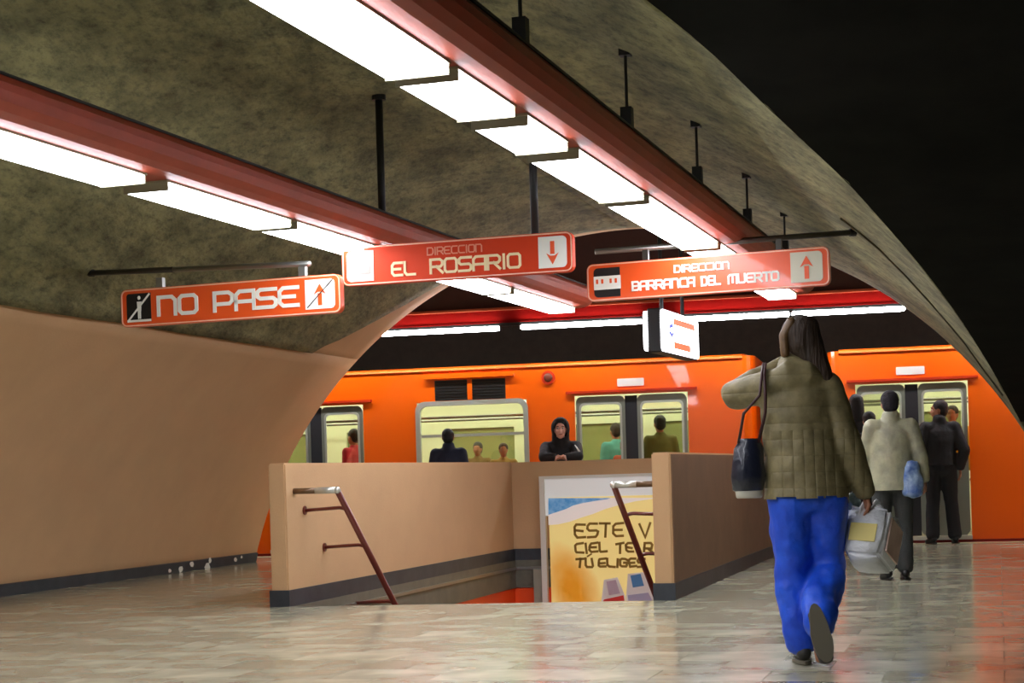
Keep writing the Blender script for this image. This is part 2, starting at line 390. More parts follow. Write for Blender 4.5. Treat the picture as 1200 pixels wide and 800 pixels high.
# ---- floor tiles
PLn = (-1.85, 12.97); PLi = (-1.72, 12.94); PRi = (1.02, 12.47); PRo = (1.17, 12.44)
def along(p, d, k=.285): return (p[0]+k*d, p[1]+d)
LIb = (0.0, 18.98); RIb = (2.69, 18.39)
HOLE = [PLi, PRi, RIb, LIb]
edgeY = lambda x: 21.14-.22*x          # platform edge line
def clip(poly, p, n):
    out = []
    for i in range(len(poly)):
        a, b = poly[i], poly[(i+1) % len(poly)]
        da = (a[0]-p[0])*n[0]+(a[1]-p[1])*n[1]; db = (b[0]-p[0])*n[0]+(b[1]-p[1])*n[1]
        if da >= 0: out.append(a)
        if (da >= 0) != (db >= 0):
            t = da/(da-db); out.append((a[0]+(b[0]-a[0])*t, a[1]+(b[1]-a[1])*t))
    return out
def minus(poly, hole):
    out = []; rem = poly; n = len(hole)
    for i in range(n):
        a, b = hole[i], hole[(i+1) % n]; nn = (-(b[1]-a[1]), b[0]-a[0])   # inward for ccw
        o = clip(rem, a, (-nn[0], -nn[1]))
        if len(o) > 2: out.append(o)
        rem = clip(rem, a, nn)
        if len(rem) < 3: break
    return out
def area(p): return abs(sum(p[i][0]*p[(i+1) % len(p)][1]-p[(i+1) % len(p)][0]*p[i][1] for i in range(len(p))))/2
bm = bmesh.new()
base = [(-12, -4), (16, -4), (16, edgeY(16)-.3), (-12, edgeY(-12)-.3)]
for pc in minus(base, HOLE): prism(bm, pc, -.3, -.006)
floor = tag(obj('floor', bm, mat('floor_grout', (120, 115, 96), .6)), kind='structure')
TU, TV, J = .40, .52, .003
cells = []
for i in range(-12, 62):
    off = 0 if i % 2 else TV*.5
    for j in range(-26, 30):
        u0, v0 = i*TU, j*TV+off
        q = [(v0+J/2, u0+J/2), (v0+TV-J/2, u0+J/2), (v0+TV-J/2, u0+TU-J/2), (v0+J/2, u0+TU-J/2)]
        poly = [(v*BX+u*AX, v*BY+u*AY) for v, u in q]
        poly = clip(poly, (0, edgeY(0)-.32), (-.22, -1)); poly = clip(poly, (-11.9, 0), (1, 0)); poly = clip(poly, (15.9, 0), (-1, 0)); poly = clip(poly, (0, -3.9), (0, 1)) if len(poly) > 2 else poly
        if len(poly) < 3: continue
        cx = sum(p[0] for p in poly)/len(poly); cy = sum(p[1] for p in poly)/len(poly)
        s, t = decomp(cx, cy)
        if t < .1 and s < S0-RV*math.cos(math.asin(-ZC/RV))-.5: continue
        pcs = [p for p in minus(poly, HOLE) if area(p) > 1e-4] if 12 < cy < 19.5 else [poly]
        if pcs: cells.append((cx, cy, pcs))
def seen(c):
    x, y = c[0], c[1]
    if y < 7.6 or abs(x)/y > .315: return False
    s, t = decomp(x, y)
    return True
vis = [c for c in cells if seen(c)]
# hidden behind the left parapet or inside the stair block
def hidden(c):
    x, y = c[0], c[1]
    return y > 19.0 and -2.9 < x < 3 or (12.9 < y and -1.75+.285*(y-12.9) < x < 1.1+.285*(y-12.4))
vis = [c for c in vis if not hidden(c)]; vis.sort(key=lambda c: c[1]); near_t = vis[:300]
ids = set(id(c) for c in near_t)
for c in near_t:
    bm = bmesh.new(); h = random.uniform(-.0006, .0006)
    for p in c[2]: prism(bm, [(q[0]-c[0], q[1]-c[1]) for q in p], -.006, h)
    o = obj('floor_tile', bm, M_floor, floor); o.location = (c[0], c[1], 0)
bm = bmesh.new()
for c in cells:
    if id(c) in ids: continue
    for p in c[2]: prism(bm, p, -.006, 0)
tag(obj('floor_tile_field', bm, M_floor, floor), kind='stuff')
# platform edge strip
bm = bmesh.new()
prism(bm, [(-12, edgeY(-12)-.31), (16, edgeY(16)-.31), (16, edgeY(16)), (-12, edgeY(-12))], -1.1, .002)
tag(obj('trim_2', bm, mat('platform_edge', (205, 190, 150), .35, var=.1, scale=5)), kind='structure')

# ---- stairwell walls below the floor, back wall, steps
def wallseg(bm, p, q, th, z0, z1):
    """wall between two floor points, thickness to the left of p->q"""
    d = Vector((q[0]-p[0], q[1]-p[1])).normalized(); n = Vector((-d.y, d.x))*th
    prism(bm, [p, q, (q[0]+n.x, q[1]+n.y), (p[0]+n.x, p[1]+n.y)], z0, z1)
ZL = -2.7
for nm, p, q in (('wall_stair_left', PLi, LIb), ('wall_stair_right', RIb, PRi), ('wall_stair_back', LIb, RIb)):
    bm = bmesh.new()
    if nm == 'wall_stair_right': wallseg(bm, PRi, RIb, -.14, ZL, -.31)
    else: wallseg(bm, p, q, .14, ZL, -.31)
    tag(obj(nm, bm, M_orange_wall), kind='structure')
bm = bmesh.new(); prism(bm, [PLi, PRi, along(RIb, 1), along(LIb, 1)], ZL-.1, ZL)
tag(obj('floor_lower', bm, M_band), kind='structure')
L0 = Vector(PLi); R0 = Vector(PRi); Lb = Vector(LIb); Rb = Vector(RIb)
st = thing('staircase', 'flight of grey steps going down between the two parapets', 'stairs', (0, 12.75, 0))
NST = 15
for i in range(NST):
    t0, t1 = i*.29/6.3, (i+1)*.29/6.3; z = -.17*(i+1)
    a = L0.lerp(Lb, t0); b = R0.lerp(Rb, t0); c = R0.lerp(Rb, t1); d = L0.lerp(Lb, t1)
    ins = (b-a).normalized()*.045
    bm = bmesh.new(); prism(bm, [tuple(a+ins), tuple(b-ins), tuple(c-ins), tuple(d+ins)], z-.17, z); obj('step', bm, M_band, st, world=True)

# ---- parapets
def parapet(nm, label, inner0, inner1, side, hgt, low_face, skin, ext0=0, ext1=0):
    """side: +1 thickness to the left of the direction"""
    th = .14; t = thing(nm, label, 'parapet', (inner0[0], inner0[1], 0))
    d = Vector((inner1[0]-inner0[0], inner1[1]-inner0[1])).normalized(); n = Vector((-d.y, d.x))*side
    P = lambda s, e: tuple(Vector(inner0)+d*s+n*e)
    Ln = (Vector(inner1)-Vector(inner0)).length
    a, b = -ext0, Ln+ext1
    bm = bmesh.new(); prism(bm, [P(a, 0), P(b, 0), P(b, th), P(a, th)], -.006, hgt); bmesh.ops.bevel(bm, geom=[e for e in bm.edges], offset=.012, segments=2, affect='EDGES')
    obj('wall_body', bm, skin, t, world=True)
    bm = bmesh.new(); prism(bm, [P(a-.012, -.012), P(b, -.012), P(b, th+.012), P(a-.012, th+.012)], 0, .125)
    k = obj('skirting', bm, M_skirt, t, world=True); k['label'] = 'dark grey skirting'
    bm = bmesh.new(); prism(bm, [P(a+.01, -.016), P(b, -.016), P(b, -.0005), P(a+.01, -.0005)], -.305, 0)
    k = obj('edge_band', bm, M_band, t, world=True); k['label'] = 'grey band covering the edge of the floor slab'
    bm = bmesh.new(); prism(bm, [P(a+.02, -.03), P(b, -.03), P(b, -.016), P(a+.02, -.016)], -.105, -.075)
    k = obj('edge_strip', bm, M_steel, t, world=True); k['label'] = 'thin bright metal strip'
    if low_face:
        bm = bmesh.new(); prism(bm, [P(a+.015, th), P(b, th), P(b, th+.008), P(a+.015, th+.008)], .125, hgt-.014); k = obj('outer_face', bm, M_pinkdark, t, world=True); k['label'] = 'brown outer face, darker than the pink body'  # outer side gets a thin panel darker than the pink body
    return t
parapet('parapet', 'pale pink parapet left of the stairwell with short handrail', PLi, LIb, 1, 1.09, 0, M_pink)
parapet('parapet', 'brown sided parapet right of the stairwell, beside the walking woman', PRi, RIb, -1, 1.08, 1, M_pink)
pb = parapet('parapet', 'pink rear parapet above the beach poster, a hooded person leaning on it', LIb, RIb, 1, 1.085, 0, M_pink, ext0=.10, ext1=.10)

# ================================================================== HANDRAILS
def handrail(label, top_w, top_r, bot_r, wall_d, brk):
    """top_w wall point, top_r start of the rail, bot_r lowest visible point"""
    t = thing('handrail', label, 'handrail', tuple(top_w))
    d = (bot_r-top_r); low = top_r+d*1.9
    bm = bmesh.new(); tube(bm, bend([top_r, low, low+wall_d], .06), .024, 10); obj('rail', bm, M_maroon, t, True, True)
    bm = bmesh.new(); tube(bm, [top_w, top_w.lerp(top_r, .5)], .024, 10); k = obj('rail_end', bm, mat('rail_brown', (110, 84, 58), .3, metal=.3), t, True, True)
    bm = bmesh.new(); tube(bm, [top_w.lerp(top_r, .5), top_r], .026, 10); ellipsoid(bm, top_r, (.028, .028, .028)); k = obj('rail_glare', bm, mat('glare_bright_metal', (215, 215, 205), .25, metal=.6), t, True, True); k['label'] = 'glare on the rail end, shaped as a bright sleeve'  # bright half of the rail end paints the glare on it
    for f in brk:
        p = top_r+d*f; bm = bmesh.new(); tube(bm, bend([p, p+Vector((0, 0, .015))+wall_d*.15, p+wall_d], .02), .014, 8); obj('bracket', bm, M_maroon, t, True, True)
        bm = bmesh.new(); q = p+wall_d; tube(bm, [q-wall_d.normalized()*.012, q], .035, 12); obj('bracket_plate', bm, M_maroon, t, False, True)
    return t
def wallplane(px, py, p, k, off=0):   # hit vertical plane through floor line X = p.x + k (Y-p.y), pushed right by off
    r = ray(px, py); tt = (p[0]-k*p[1]+off)/(r.x-k); return r*tt + Vector((0, 0, CAM_Z))
kL = (LIb[0]-PLi[0])/(LIb[1]-PLi[1])
rt = wallplane(395, 574, PLi, kL, .37); rb = wallplane(462, 706, PLi, kL, .37)
wd = Vector((-BX, -BY, 0))*.355
handrail('maroon handrail on the left parapet descending into the stairwell', rt+wd+Vector((0, 0, .0)), rt, rb, wd, (.16, .48, 1.0))
kR = (RIb[0]-PRi[0])/(RIb[1]-PRi[1])
rt = wallplane(719, 568, PRi, kR, -.37); rb = wallplane(769, 700, PRi, kR, -.37)
handrail('maroon handrail in front of the beach poster beside the right parapet', rt-wd, rt, rb, -wd, (.25, .6, 1.0))

# ================================================================== LIGHT ROWS
def rowx(Y, row): return (-2.36+.322*(Y-8.01)) if row == 1 else (-.82+.312*(Y-5.48))
rdir = {1: Vector((.322, 1, 0)).normalized(), 2: Vector((.312, 1, 0)).normalized()}
def beam(row, Y1, Y2, label):
    d = rdir[row]; rz = math.atan2(-d.x, d.y)
    t = thing('light_trough', label, 'lighting trough', (rowx(Y1, row), Y1, 2.5), rz)
    L = (Y2-Y1)/d.y
    # cross section (x right, z up) relative to lower-left lamp edge
    arc = [(.30+.13*math.sin(a), .17-.13*math.cos(a)) for a in [math.radians(x) for x in (0, 20, 40, 60, 80, 95)]]
    sec = [(0, .055), (.27, .055)] + [(.30, .06)] + [(x, z+.02) for x, z in arc[1:]] + [(.40, .24), (0, .24)]
    bm = bmesh.new(); a = [bm.verts.new((x, 0, z)) for x, z in sec]; b = [bm.verts.new((x, L, z)) for x, z in sec]; n = len(sec)
    bm.faces.new(a); bm.faces.new(b[::-1])
    for i in range(n): bm.faces.new((a[i], b[i], b[(i+1) % n], a[(i+1) % n]))
    obj('channel', bm, M_red, t)
    bm = bmesh.new(); box(bm, -.012, 0, 0, L, .058, .25); box(bm, 0, .41, 0, L, .24, .252); k = obj('dark_edge', bm, M_black, t); k['label'] = 'black upper edge'
    k = 0; s = 1.0
    while s < L-.2 and row == 2:
        p = t.matrix_basis @ Vector((.30, s, .25)); top = vault_z(p.x, p.y)
        sA, tA = decomp(p.x, p.y)
        if True:
            bm = bmesh.new(); tube(bm, [(.33, s, .24), (.33, s, top-2.5+.02)], .009, 8); box(bm, .30, .36, s-.03, s+.03, .252, .40); box(bm, .30, .36, s-.03, s+.03, top-2.5-.04, top-2.5+.03)
            obj('hanger', bm, M_black, t)
        s += 1.95
    return t
beam(1, -1, 16.75, 'long red steel lighting trough over the left side of the hall')
beam(2, -1, 16.1, 'long red steel lighting trough running overhead past the centre')
def lamp(row, Ya, Yb, label):
    d = rdir[row]; rz = math.atan2(-d.x, d.y)
    t = thing('ceiling_lamp', label, 'lamp', (rowx(Ya, row), Ya, 2.5), rz, 'fluorescent panels in the two overhead troughs')
    L = (Yb-Ya)/d.y
    bm = bmesh.new(); box(bm, .004, .262, .016, L-.016, .002, .044); bmesh.ops.bevel(bm, geom=[e for e in bm.edges], offset=.012, segments=2, affect='EDGES'); obj('diffuser', bm, M_lamp, t)
    bm = bmesh.new(); box(bm, 0, .27, 0, L, .044, .057); box(bm, .0, .266, .011, .0155, .0, .044); box(bm, .0, .266, L-.0155, L-.011, .0, .044); obj('lamp_tray', bm, mat('tray_green', (150, 146, 120), .5), t)
r2 = [((13.7, 15.9), 'lamp panel farthest along the central trough, glowing just under the right direction sign'),
      ((12.2, 13.6), 'lamp panel of the central trough behind the right direction sign'),
      ((10.0, 12.1), 'long lamp panel of the central trough meeting the top of the right direction sign'),
      ((8.5, 9.88), 'lamp panel of the central trough above the gap between the two direction signs'),
      ((7.66, 8.32), 'short lamp panel of the central trough, smallest of the row'),
      ((6.76, 7.5), 'short lamp panel of the central trough next to the longest panel at the top'),
      ((3.9, 6.68), 'longest lamp panel, running out of the top edge on the central trough'),
      ((1.8, 3.8), 'lamp panel of the central trough outside the picture, above the viewer'), ((-.8, 1.7), 'lamp panel of the central trough outside the picture, behind the viewer')]
for (a, b), l in r2: lamp(2, a, b, l)
r1 = [((14.75, 16.6), 'lamp panel at the far end of the left trough, past the EL ROSARIO sign'),
      ((13.0, 14.68), 'lamp panel of the left trough emerging below the middle of the EL ROSARIO sign'),
      ((11.9, 12.95), 'lamp panel of the left trough behind the left direction sign'),
      ((10.58, 11.8), 'lamp panel of the left trough touching the left end of the left direction sign'),
      ((9.06, 10.52), 'lamp panel of the left trough above the NO PASE sign'),
      ((6.2, 8.86), 'lamp panel of the left trough cut by the left edge of the picture'),
      ((4.2, 6.1), 'lamp panel of the left trough outside the picture, near the viewer'), ((1.5, 4.1), 'lamp panel of the left trough outside the picture, left of the viewer')]
for (a, b), l in r1: lamp(1, a, b, l)

# small lamp of the crossing hall, out of the picture on the right
t = thing('crossing_lamp', 'small lamp under the dark crossing vault, outside the picture at the right', 'lamp', (2.45, 6.75, 2.74), -TH)
bm = bmesh.new(); box(bm, 0, .5, -.05, .05, 0, .03); obj('diffuser', bm, mat('weak_lamp', (255, 236, 190), .5, emit=1.5), t)
bm = bmesh.new(); box(bm, -.02, .52, -.06, .06, .03, .06); tube(bm, [(.25, 0, .05), (.25, 0, .20)], .012, 8); obj('housing', bm, M_black, t)

# ================================================================== SIGNS
KS = .34; rzS = -math.atan(KS)
def arrow(bm, cx, z0, z1, wd, y0, y1, up=True):
    zz = (lambda v: z0+v*(z1-z0)) if up else (lambda v: z1-v*(z1-z0))
    slab(bm, [(cx-wd*.17, zz(0)), (cx+wd*.17, zz(0)), (cx+wd*.17, zz(.55)), (cx-wd*.17, zz(.55))], y0, y1)
    slab(bm, [(cx-wd*.5, zz(.50)), (cx-wd*.17, zz(.62)), (cx+wd*.17, zz(.62)), (cx+wd*.5, zz(.50)), (cx, zz(1))], y0, y1)
def sign_plate(label, left_px, right_px, H, Y, bm_=None):
    A = at_depth(*left_px, Y); k = KS
    B = at_line(*right_px, A.y+k*A.x, k)
    W = math.hypot(B.x-A.x, B.y-A.y)
    t = thing('hanging_sign', label, 'sign', tuple(A), rzS)
    dz = (B.z-A.z)/W
    t.matrix_basis = Matrix.Translation(A) @ Matrix.Rotation(rzS, 4, 'Z') @ Matrix.Rotation(-math.atan(dz), 4, 'Y')
    t.rotation_euler = t.matrix_basis.to_euler()
    h = H/2
    bm = bmesh.new(); slab(bm, rrect(0, W, -h, h, .045), 0, .06); obj('board', bm, bm_ or M_sign, t)
    bm = bmesh.new(); ringslab(bm, rrect(.004, W-.004, -h+.004, h-.004, .041), rrect(.012, W-.012, -h+.012, h-.012, .033), -.003, .001); k = obj('border', bm, mat('pale_border', (244, 190, 160), .3), t); k['label'] = 'pale outline'
    return t, W, h
# --- NO PASE
t, W, h = sign_plate('orange hanging sign reading NO PASE on the left', (142, 362), (399, 343), .262, 12.0)
sx = lambda f: f*W
sz = lambda f: h-2*h*f
letters('letter', t, M_white, 'NO', sx(.17), sx(.362), sz(.78), sz(.22), .026, -.006, 0, .25); letters('letter', t, M_white, 'PASE', sx(.43), sx(.82), sz(.78), sz(.22), .026, -.006, 0, .22)
bm = bmesh.new(); slab(bm, rrect(sx(.028), sx(.142), sz(.88), sz(.12), .02, corners=(0, 1, 0, 0)), -.004, 0); k = obj('pictogram_panel', bm, M_black, t); k['label'] = 'black square with a white standing figure struck out'
bm = bmesh.new(); cx = sx(.088); ellipsoid(bm, (cx, -.006, sz(.24)), (.012, .003, .014)); slab(bm, [(cx-.013, sz(.60)), (cx+.013, sz(.60)), (cx+.018, sz(.34)), (cx-.018, sz(.34))], -.007, -.003)
slab(bm, [(cx-.011, sz(.8)), (cx-.002, sz(.8)), (cx-.001, sz(.6)), (cx-.012, sz(.6))], -.007, -.003); slab(bm, [(cx+.002, sz(.8)), (cx+.011, sz(.8)), (cx+.012, sz(.6)), (cx+.001, sz(.6))], -.007, -.003)
stroke(bm, [(sx(.035), sz(.84)), (sx(.136), sz(.16))], .012, -.009, -.005); slab(bm, [(sx(.03), sz(.88)), (sx(.142), sz(.88)), (sx(.142), sz(.82)), (sx(.03), sz(.82))], -.007, -.003)
obj('pictogram', bm, M_white, t)
bm = bmesh.new(); slab(bm, rrect(sx(.846), sx(.976), sz(.87), sz(.11), .03, corners=(1, 0, 0, 1)), -.004, 0); obj('arrow_panel', bm, M_white, t)
bm = bmesh.new(); arrow(bm, sx(.911), sz(.78), sz(.22), .09, -.007, -.004); obj('arrow', bm, M_sign, t)
bm = bmesh.new(); stroke(bm, [(sx(.856), sz(.82)), (sx(.968), sz(.14))], .006, -.009, -.007); k = obj('slash', bm, M_black, t); k['label'] = 'thin black diagonal line through the arrow'
for f in (.18, .83):
    bm = bmesh.new(); box(bm, sx(f)-.025, sx(f)+.025, .01, .05, h-.005, h+.07); obj('bracket', bm, M_steel, t)
sign1 = t
# --- EL ROSARIO
t, W, h = sign_plate('orange hanging direction sign reading EL ROSARIO with a down arrow', (401, 313), (671, 294), .262, 11.6, M_sign2)
M_bei = mat('sign_beige', (250, 226, 176), .5); letters('letter', t, M_bei, 'EL', sx(.22), sx(.33), sz(.84), sz(.46), .017, -.006, 0, .3); letters('letter', t, M_bei, 'ROSARIO', sx(.39), sx(.785), sz(.84), sz(.44), .017, -.006, 0, .22)
letters('small_letter', t, mat('sign_pinkish', (236, 150, 116), .5), 'DIRECCION', sx(.38), sx(.62), sz(.36), sz(.15), .008, -.006, 0, .25)
bm = bmesh.new(); slab(bm, rrect(sx(.858), sx(.976), sz(.88), sz(.10), .03, corners=(1, 0, 0, 1)), -.004, 0); obj('arrow_panel', bm, M_white, t)
bm = bmesh.new(); arrow(bm, sx(.917), sz(.80), sz(.22), .085, -.007, -.004, False); obj('arrow', bm, M_sign, t)
bm = bmesh.new(); slab(bm, rrect(sx(.022), sx(.142), sz(.90), sz(.12), .03, corners=(0, 1, 1, 0)), -.004, 0); obj('pictogram_panel', bm, M_white, t)
bm = bmesh.new(); slab(bm, rrect(sx(.045), sx(.13), sz(.72), sz(.42), .008), -.007, -.004); k = obj('pictogram', bm, mat('picto_grey', (150, 146, 138), .4), t); k['label'] = 'grey train symbol'  # white and grey carry the glare that washes out this pictogram
bm = bmesh.new()
for f in (.052, .073, .094, .113): slab(bm, rrect(sx(f), sx(f)+.018, sz(.60), sz(.48), .003), -.009, -.007)
obj('pictogram_window', bm, M_white, t); sign2 = t
def pole(label, px, ptop, pbot, Y):
    b = at_depth(*pbot, Y); zt = vault_z(b.x, b.y)
    t = thing('sign_pole', label, 'pole', (b.x, b.y, b.z))
    H = zt-b.z
    bm = bmesh.new(); tube(bm, [(0, 0, 0), (0, 0, H)], .027, 10); obj('rod', bm, M_black, t, True)
    bm = bmesh.new(); lathe(bm, [(.05, H-.035), (.05, H+.01)], 12); obj('flange', bm, M_black, t)
pole('black pole from the vault to the left end of the EL ROSARIO sign', 0, (435, 145), (449, 288), 12.02)
pole('black pole from the vault to the arrow end of the EL ROSARIO sign', 0, (624, 190), (627, 276), 11.45)
# --- BARRANCA
t, W, h = sign_plate('orange hanging direction sign reading BARRANCA DEL MUERTO with an up arrow', (688, 332), (972, 311), .262, 12.0)
for w_, a_, b_ in (('BARRANCA', .19, .457), ('DEL', .48, .563), ('MUERTO', .59, .80)): letters('letter', t, M_white, w_, sx(a_), sx(b_), sz(.80), sz(.53), .014, -.006, 0, .25)
letters('small_letter', t, M_white, 'DIRECCION', sx(.37), sx(.60), sz(.40), sz(.19), .010, -.006, 0, .25)
bm = bmesh.new(); slab(bm, rrect(sx(.846), sx(.973), sz(.88), sz(.10), .03, corners=(1, 0, 0, 1)), -.004, 0); obj('arrow_panel', bm, mat('grey_white', (214, 210, 190), .4), t)
bm = bmesh.new(); arrow(bm, sx(.91), sz(.80), sz(.20), .09, -.007, -.004, True); obj('arrow', bm, M_sign, t)
bm = bmesh.new(); slab(bm, rrect(sx(.03), sx(.142), sz(.90), sz(.12), .03, corners=(0, 1, 1, 0)), -.004, 0); obj('pictogram_panel', bm, M_black, t)
bm = bmesh.new(); slab(bm, rrect(sx(.03), sx(.145), sz(.70), sz(.34), .004), -.007, -.004); k = obj('pictogram', bm, M_white, t); k['label'] = 'white train symbol'
bm = bmesh.new()
for f in (.040, .062, .098, .120): slab(bm, rrect(sx(f), sx(f)+.016, sz(.54), sz(.42), .003), -.009, -.007)
obj('pictogram_window', bm, M_sign, t)
for f in (.25, .8):
    bm = bmesh.new(); box(bm, sx(f)-.02, sx(f)+.02, .01, .05, h-.005, h+.075); obj('bracket', bm, M_dsteel, t)
def support(label, a, b, r, m1, m2, frac):
    t = thing('support_bar', label, 'support bar', tuple(a))
    bm = bmesh.new(); tube(bm, [a, a.lerp(b, frac)], r, 10); obj('bar', bm, m1, t, True, True)
    bm = bmesh.new(); tube(bm, [a.lerp(b, frac), b], r*.92, 10); obj('bar_end', bm, m2, t, True, True)  # lit look of this stretch is painted as paler steel
    bm = bmesh.new(); d = (b-a).normalized(); tube(bm, [a+d*.005, a+d*.05], r*1.35, 10); obj('wall_fixing', bm, M_black, t, False, True)
# bars run behind the tops of the outer signs, fixed to the vault
sA = sign1.matrix_basis; e1 = sA @ Vector((1.45, .03, .131+.085)); p = vault_hit(105, 320)
support('steel bar holding the NO PASE sign, fixed to the vault', p, e1, .022, M_dsteel, M_steel, .42)
sA = t.matrix_basis; e1 = sA @ Vector((.06, .03, .131+.09)); p = vault_hit(1003, 272)
support('steel bar holding the BARRANCA DEL MUERTO sign, fixed to the vault', p, e1, .022, M_dsteel, M_steel, .5)

# --- backlit box sign along the corridor
c0 = at_depth(778, 386, 15.0); c1d = Vector((.33, .95, 0)).normalized()
t = thing('lightbox_sign', 'small backlit double sided box sign hanging below the BARRANCA DEL MUERTO sign', 'sign', tuple(c0), math.atan2(c1d.y, c1d.x))
Lb_, Hh = 1.42, .195
bm = bmesh.new(); box(bm, 0, Lb_, .03, .15, -Hh, Hh); bmesh.ops.bevel(bm, geom=[e for e in bm.edges], offset=.01, segments=1, affect='EDGES'); obj('casing', bm, M_black, t)
bm = bmesh.new(); slab(bm, rrect(.0, Lb_, -Hh+.01, Hh-.01, .05), .014, .03); obj('face', bm, M_clock, t)
bm = bmesh.new(); slab(bm, rrect(-.01, Lb_, -Hh+.02, Hh-.02, .05), .15, .185); obj('face', bm, M_clock, t)
bm = bmesh.new(); slab(bm, [(.42, .075), (1.25, .075), (1.25, .13), (.42, .13)], .010, .014); slab(bm, [(.42, -.14), (1.05, -.14), (1.05, -.08), (.42, -.08)], .010, .014); obj('red_bar', bm, M_clockred, t)
bm = bmesh.new(); stroke(bm, [(.36, .06), (.28, .05), (.26, 0), (.34, -.03), (.38, -.01)], .03, .010, .014); obj('blue_mark', bm, M_clockblue, t)
bm = bmesh.new(); zt = vault_z(c0.x+.2, c0.y+.6)-c0.z
for xx in (.3, 1.1): tube(bm, [(xx, .09, Hh-.01), (xx, .09, 4.0)], .018, 8)
obj('hanger', bm, M_black, t)
for v in t.children[-1].data.vertices:
    if v.co.z > 3: p = t.matrix_basis @ v.co; v.co.z = vault_z(p.x, p.y)-c0.z+.01

# ================================================================== PLATFORM CEILING / FASCIA
PT = Matrix.Translation((0, 21.3, 0)) @ Matrix.Rotation(-PHI, 4, 'Z')
def pobj(name, bm, m, **k):
    bm.transform(PT); return obj(name, bm, m, **k)
bm = bmesh.new(); box(bm, -14, 18, 3.6, 3.9, -1.2, 5.2); tag(pobj('wall_tunnel', bm, mat('tunnel_wall', (58, 44, 32), .9, var=.2)), kind='structure')
bm = bmesh.new(); box(bm, -14, 18, -1.4, 3.9, 3.95, 4.2); tag(pobj('ceiling_platform', bm, mat('platform_ceiling', (60, 46, 40), .9)), kind='structure')
bm = bmesh.new(); box(bm, -14, 18, .05, 3.6, -1.2, -1.1); tag(pobj('floor_track', bm, M_concdark), kind='structure')
fa = thing('platform_canopy', 'dark red slanted fascia above the platform edge', 'fascia', (0, 21.3, 0), -PHI)
def strip(slabp, nm, m):
    bm = bmesh.new(); x0, x1 = -13.9, 17.9
    a = [bm.verts.new((x0, y, z)) for y, z in slabp]; b = [bm.verts.new((x1, y, z)) for y, z in slabp]
    bm.faces.new(a); bm.faces.new(b[::-1])
    for i in range(4): bm.faces.new((a[i], b[i], b[(i+1) % 4], a[(i+1) % 4]))
    return obj(nm, bm, m, fa)
strip([(-.42, 2.80), (-.28, 2.80), (-.37, 2.97), (-.50, 2.97)], 'fascia_panel', M_redfascia)
strip([(-.50, 2.97), (-.37, 2.97), (-.9, 3.95), (-1.05, 3.95)], 'upper_panel', M_fascia2)
bm = bmesh.new(); box(bm, -13.9, 17.9, -.56, -.44, 2.955, 2.985); k = obj('ledge', bm, mat('ledge_orange', (196, 84, 50), .3), fa); k['label'] = 'thin orange ledge'
bm = bmesh.new(); box(bm, -13.9, 17.9, -.452, -.428, 2.765, 2.805); obj('lower_rail', bm, M_black, fa)
def rowlamp(a, b, label):
    t = thing('tube_lamp', label, 'lamp', (PT @ Vector((a, 0, 2.77)))[:], -PHI, 'tube lamps over the platform edge')
    bm = bmesh.new(); box(bm, 0, b-a, -.48, -.40, -.055, 0); bmesh.ops.bevel(bm, geom=[e for e in bm.edges], offset=.015, segments=2, affect='EDGES'); obj('tube', bm, M_row, t)
    bm = bmesh.new(); box(bm, -.008, 0, -.47, -.41, -.045, .005); box(bm, b-a, b-a+.008, -.47, -.41, -.045, .005); obj('end_cap', bm, M_black, t)
def sx_of(px, py): p = at_line(px, py, 21.3-.44*CP, .22); return p.x/CP
rowlamp(sx_of(455, 387), sx_of(595, 379), 'tube lamp over the train, leftmost one seen, above the wide car window')
rowlamp(sx_of(619, 377), sx_of(762, 372), 'tube lamp over the train ending just behind the small backlit box sign')
rowlamp(sx_of(803, 369), sx_of(935, 363), 'tube lamp over the train starting right of the small backlit box sign')
rowlamp(sx_of(937, 363), sx_of(1070, 356), 'tube lamp over the train meeting the right flank of the vault')
rowlamp(-5.2, -3.3, 'tube lamp over the train hidden behind the left wall'); rowlamp(-3.2, sx_of(440, 388), 'tube lamp over the train just behind the edge of the left wall')
rowlamp(sx_of(1090, 356), sx_of(1090, 356)+1.9, 'tube lamp over the train hidden behind the right flank of the vault'); rowlamp(7.4, 9.4, 'tube lamp over the train far to the right outside the picture')

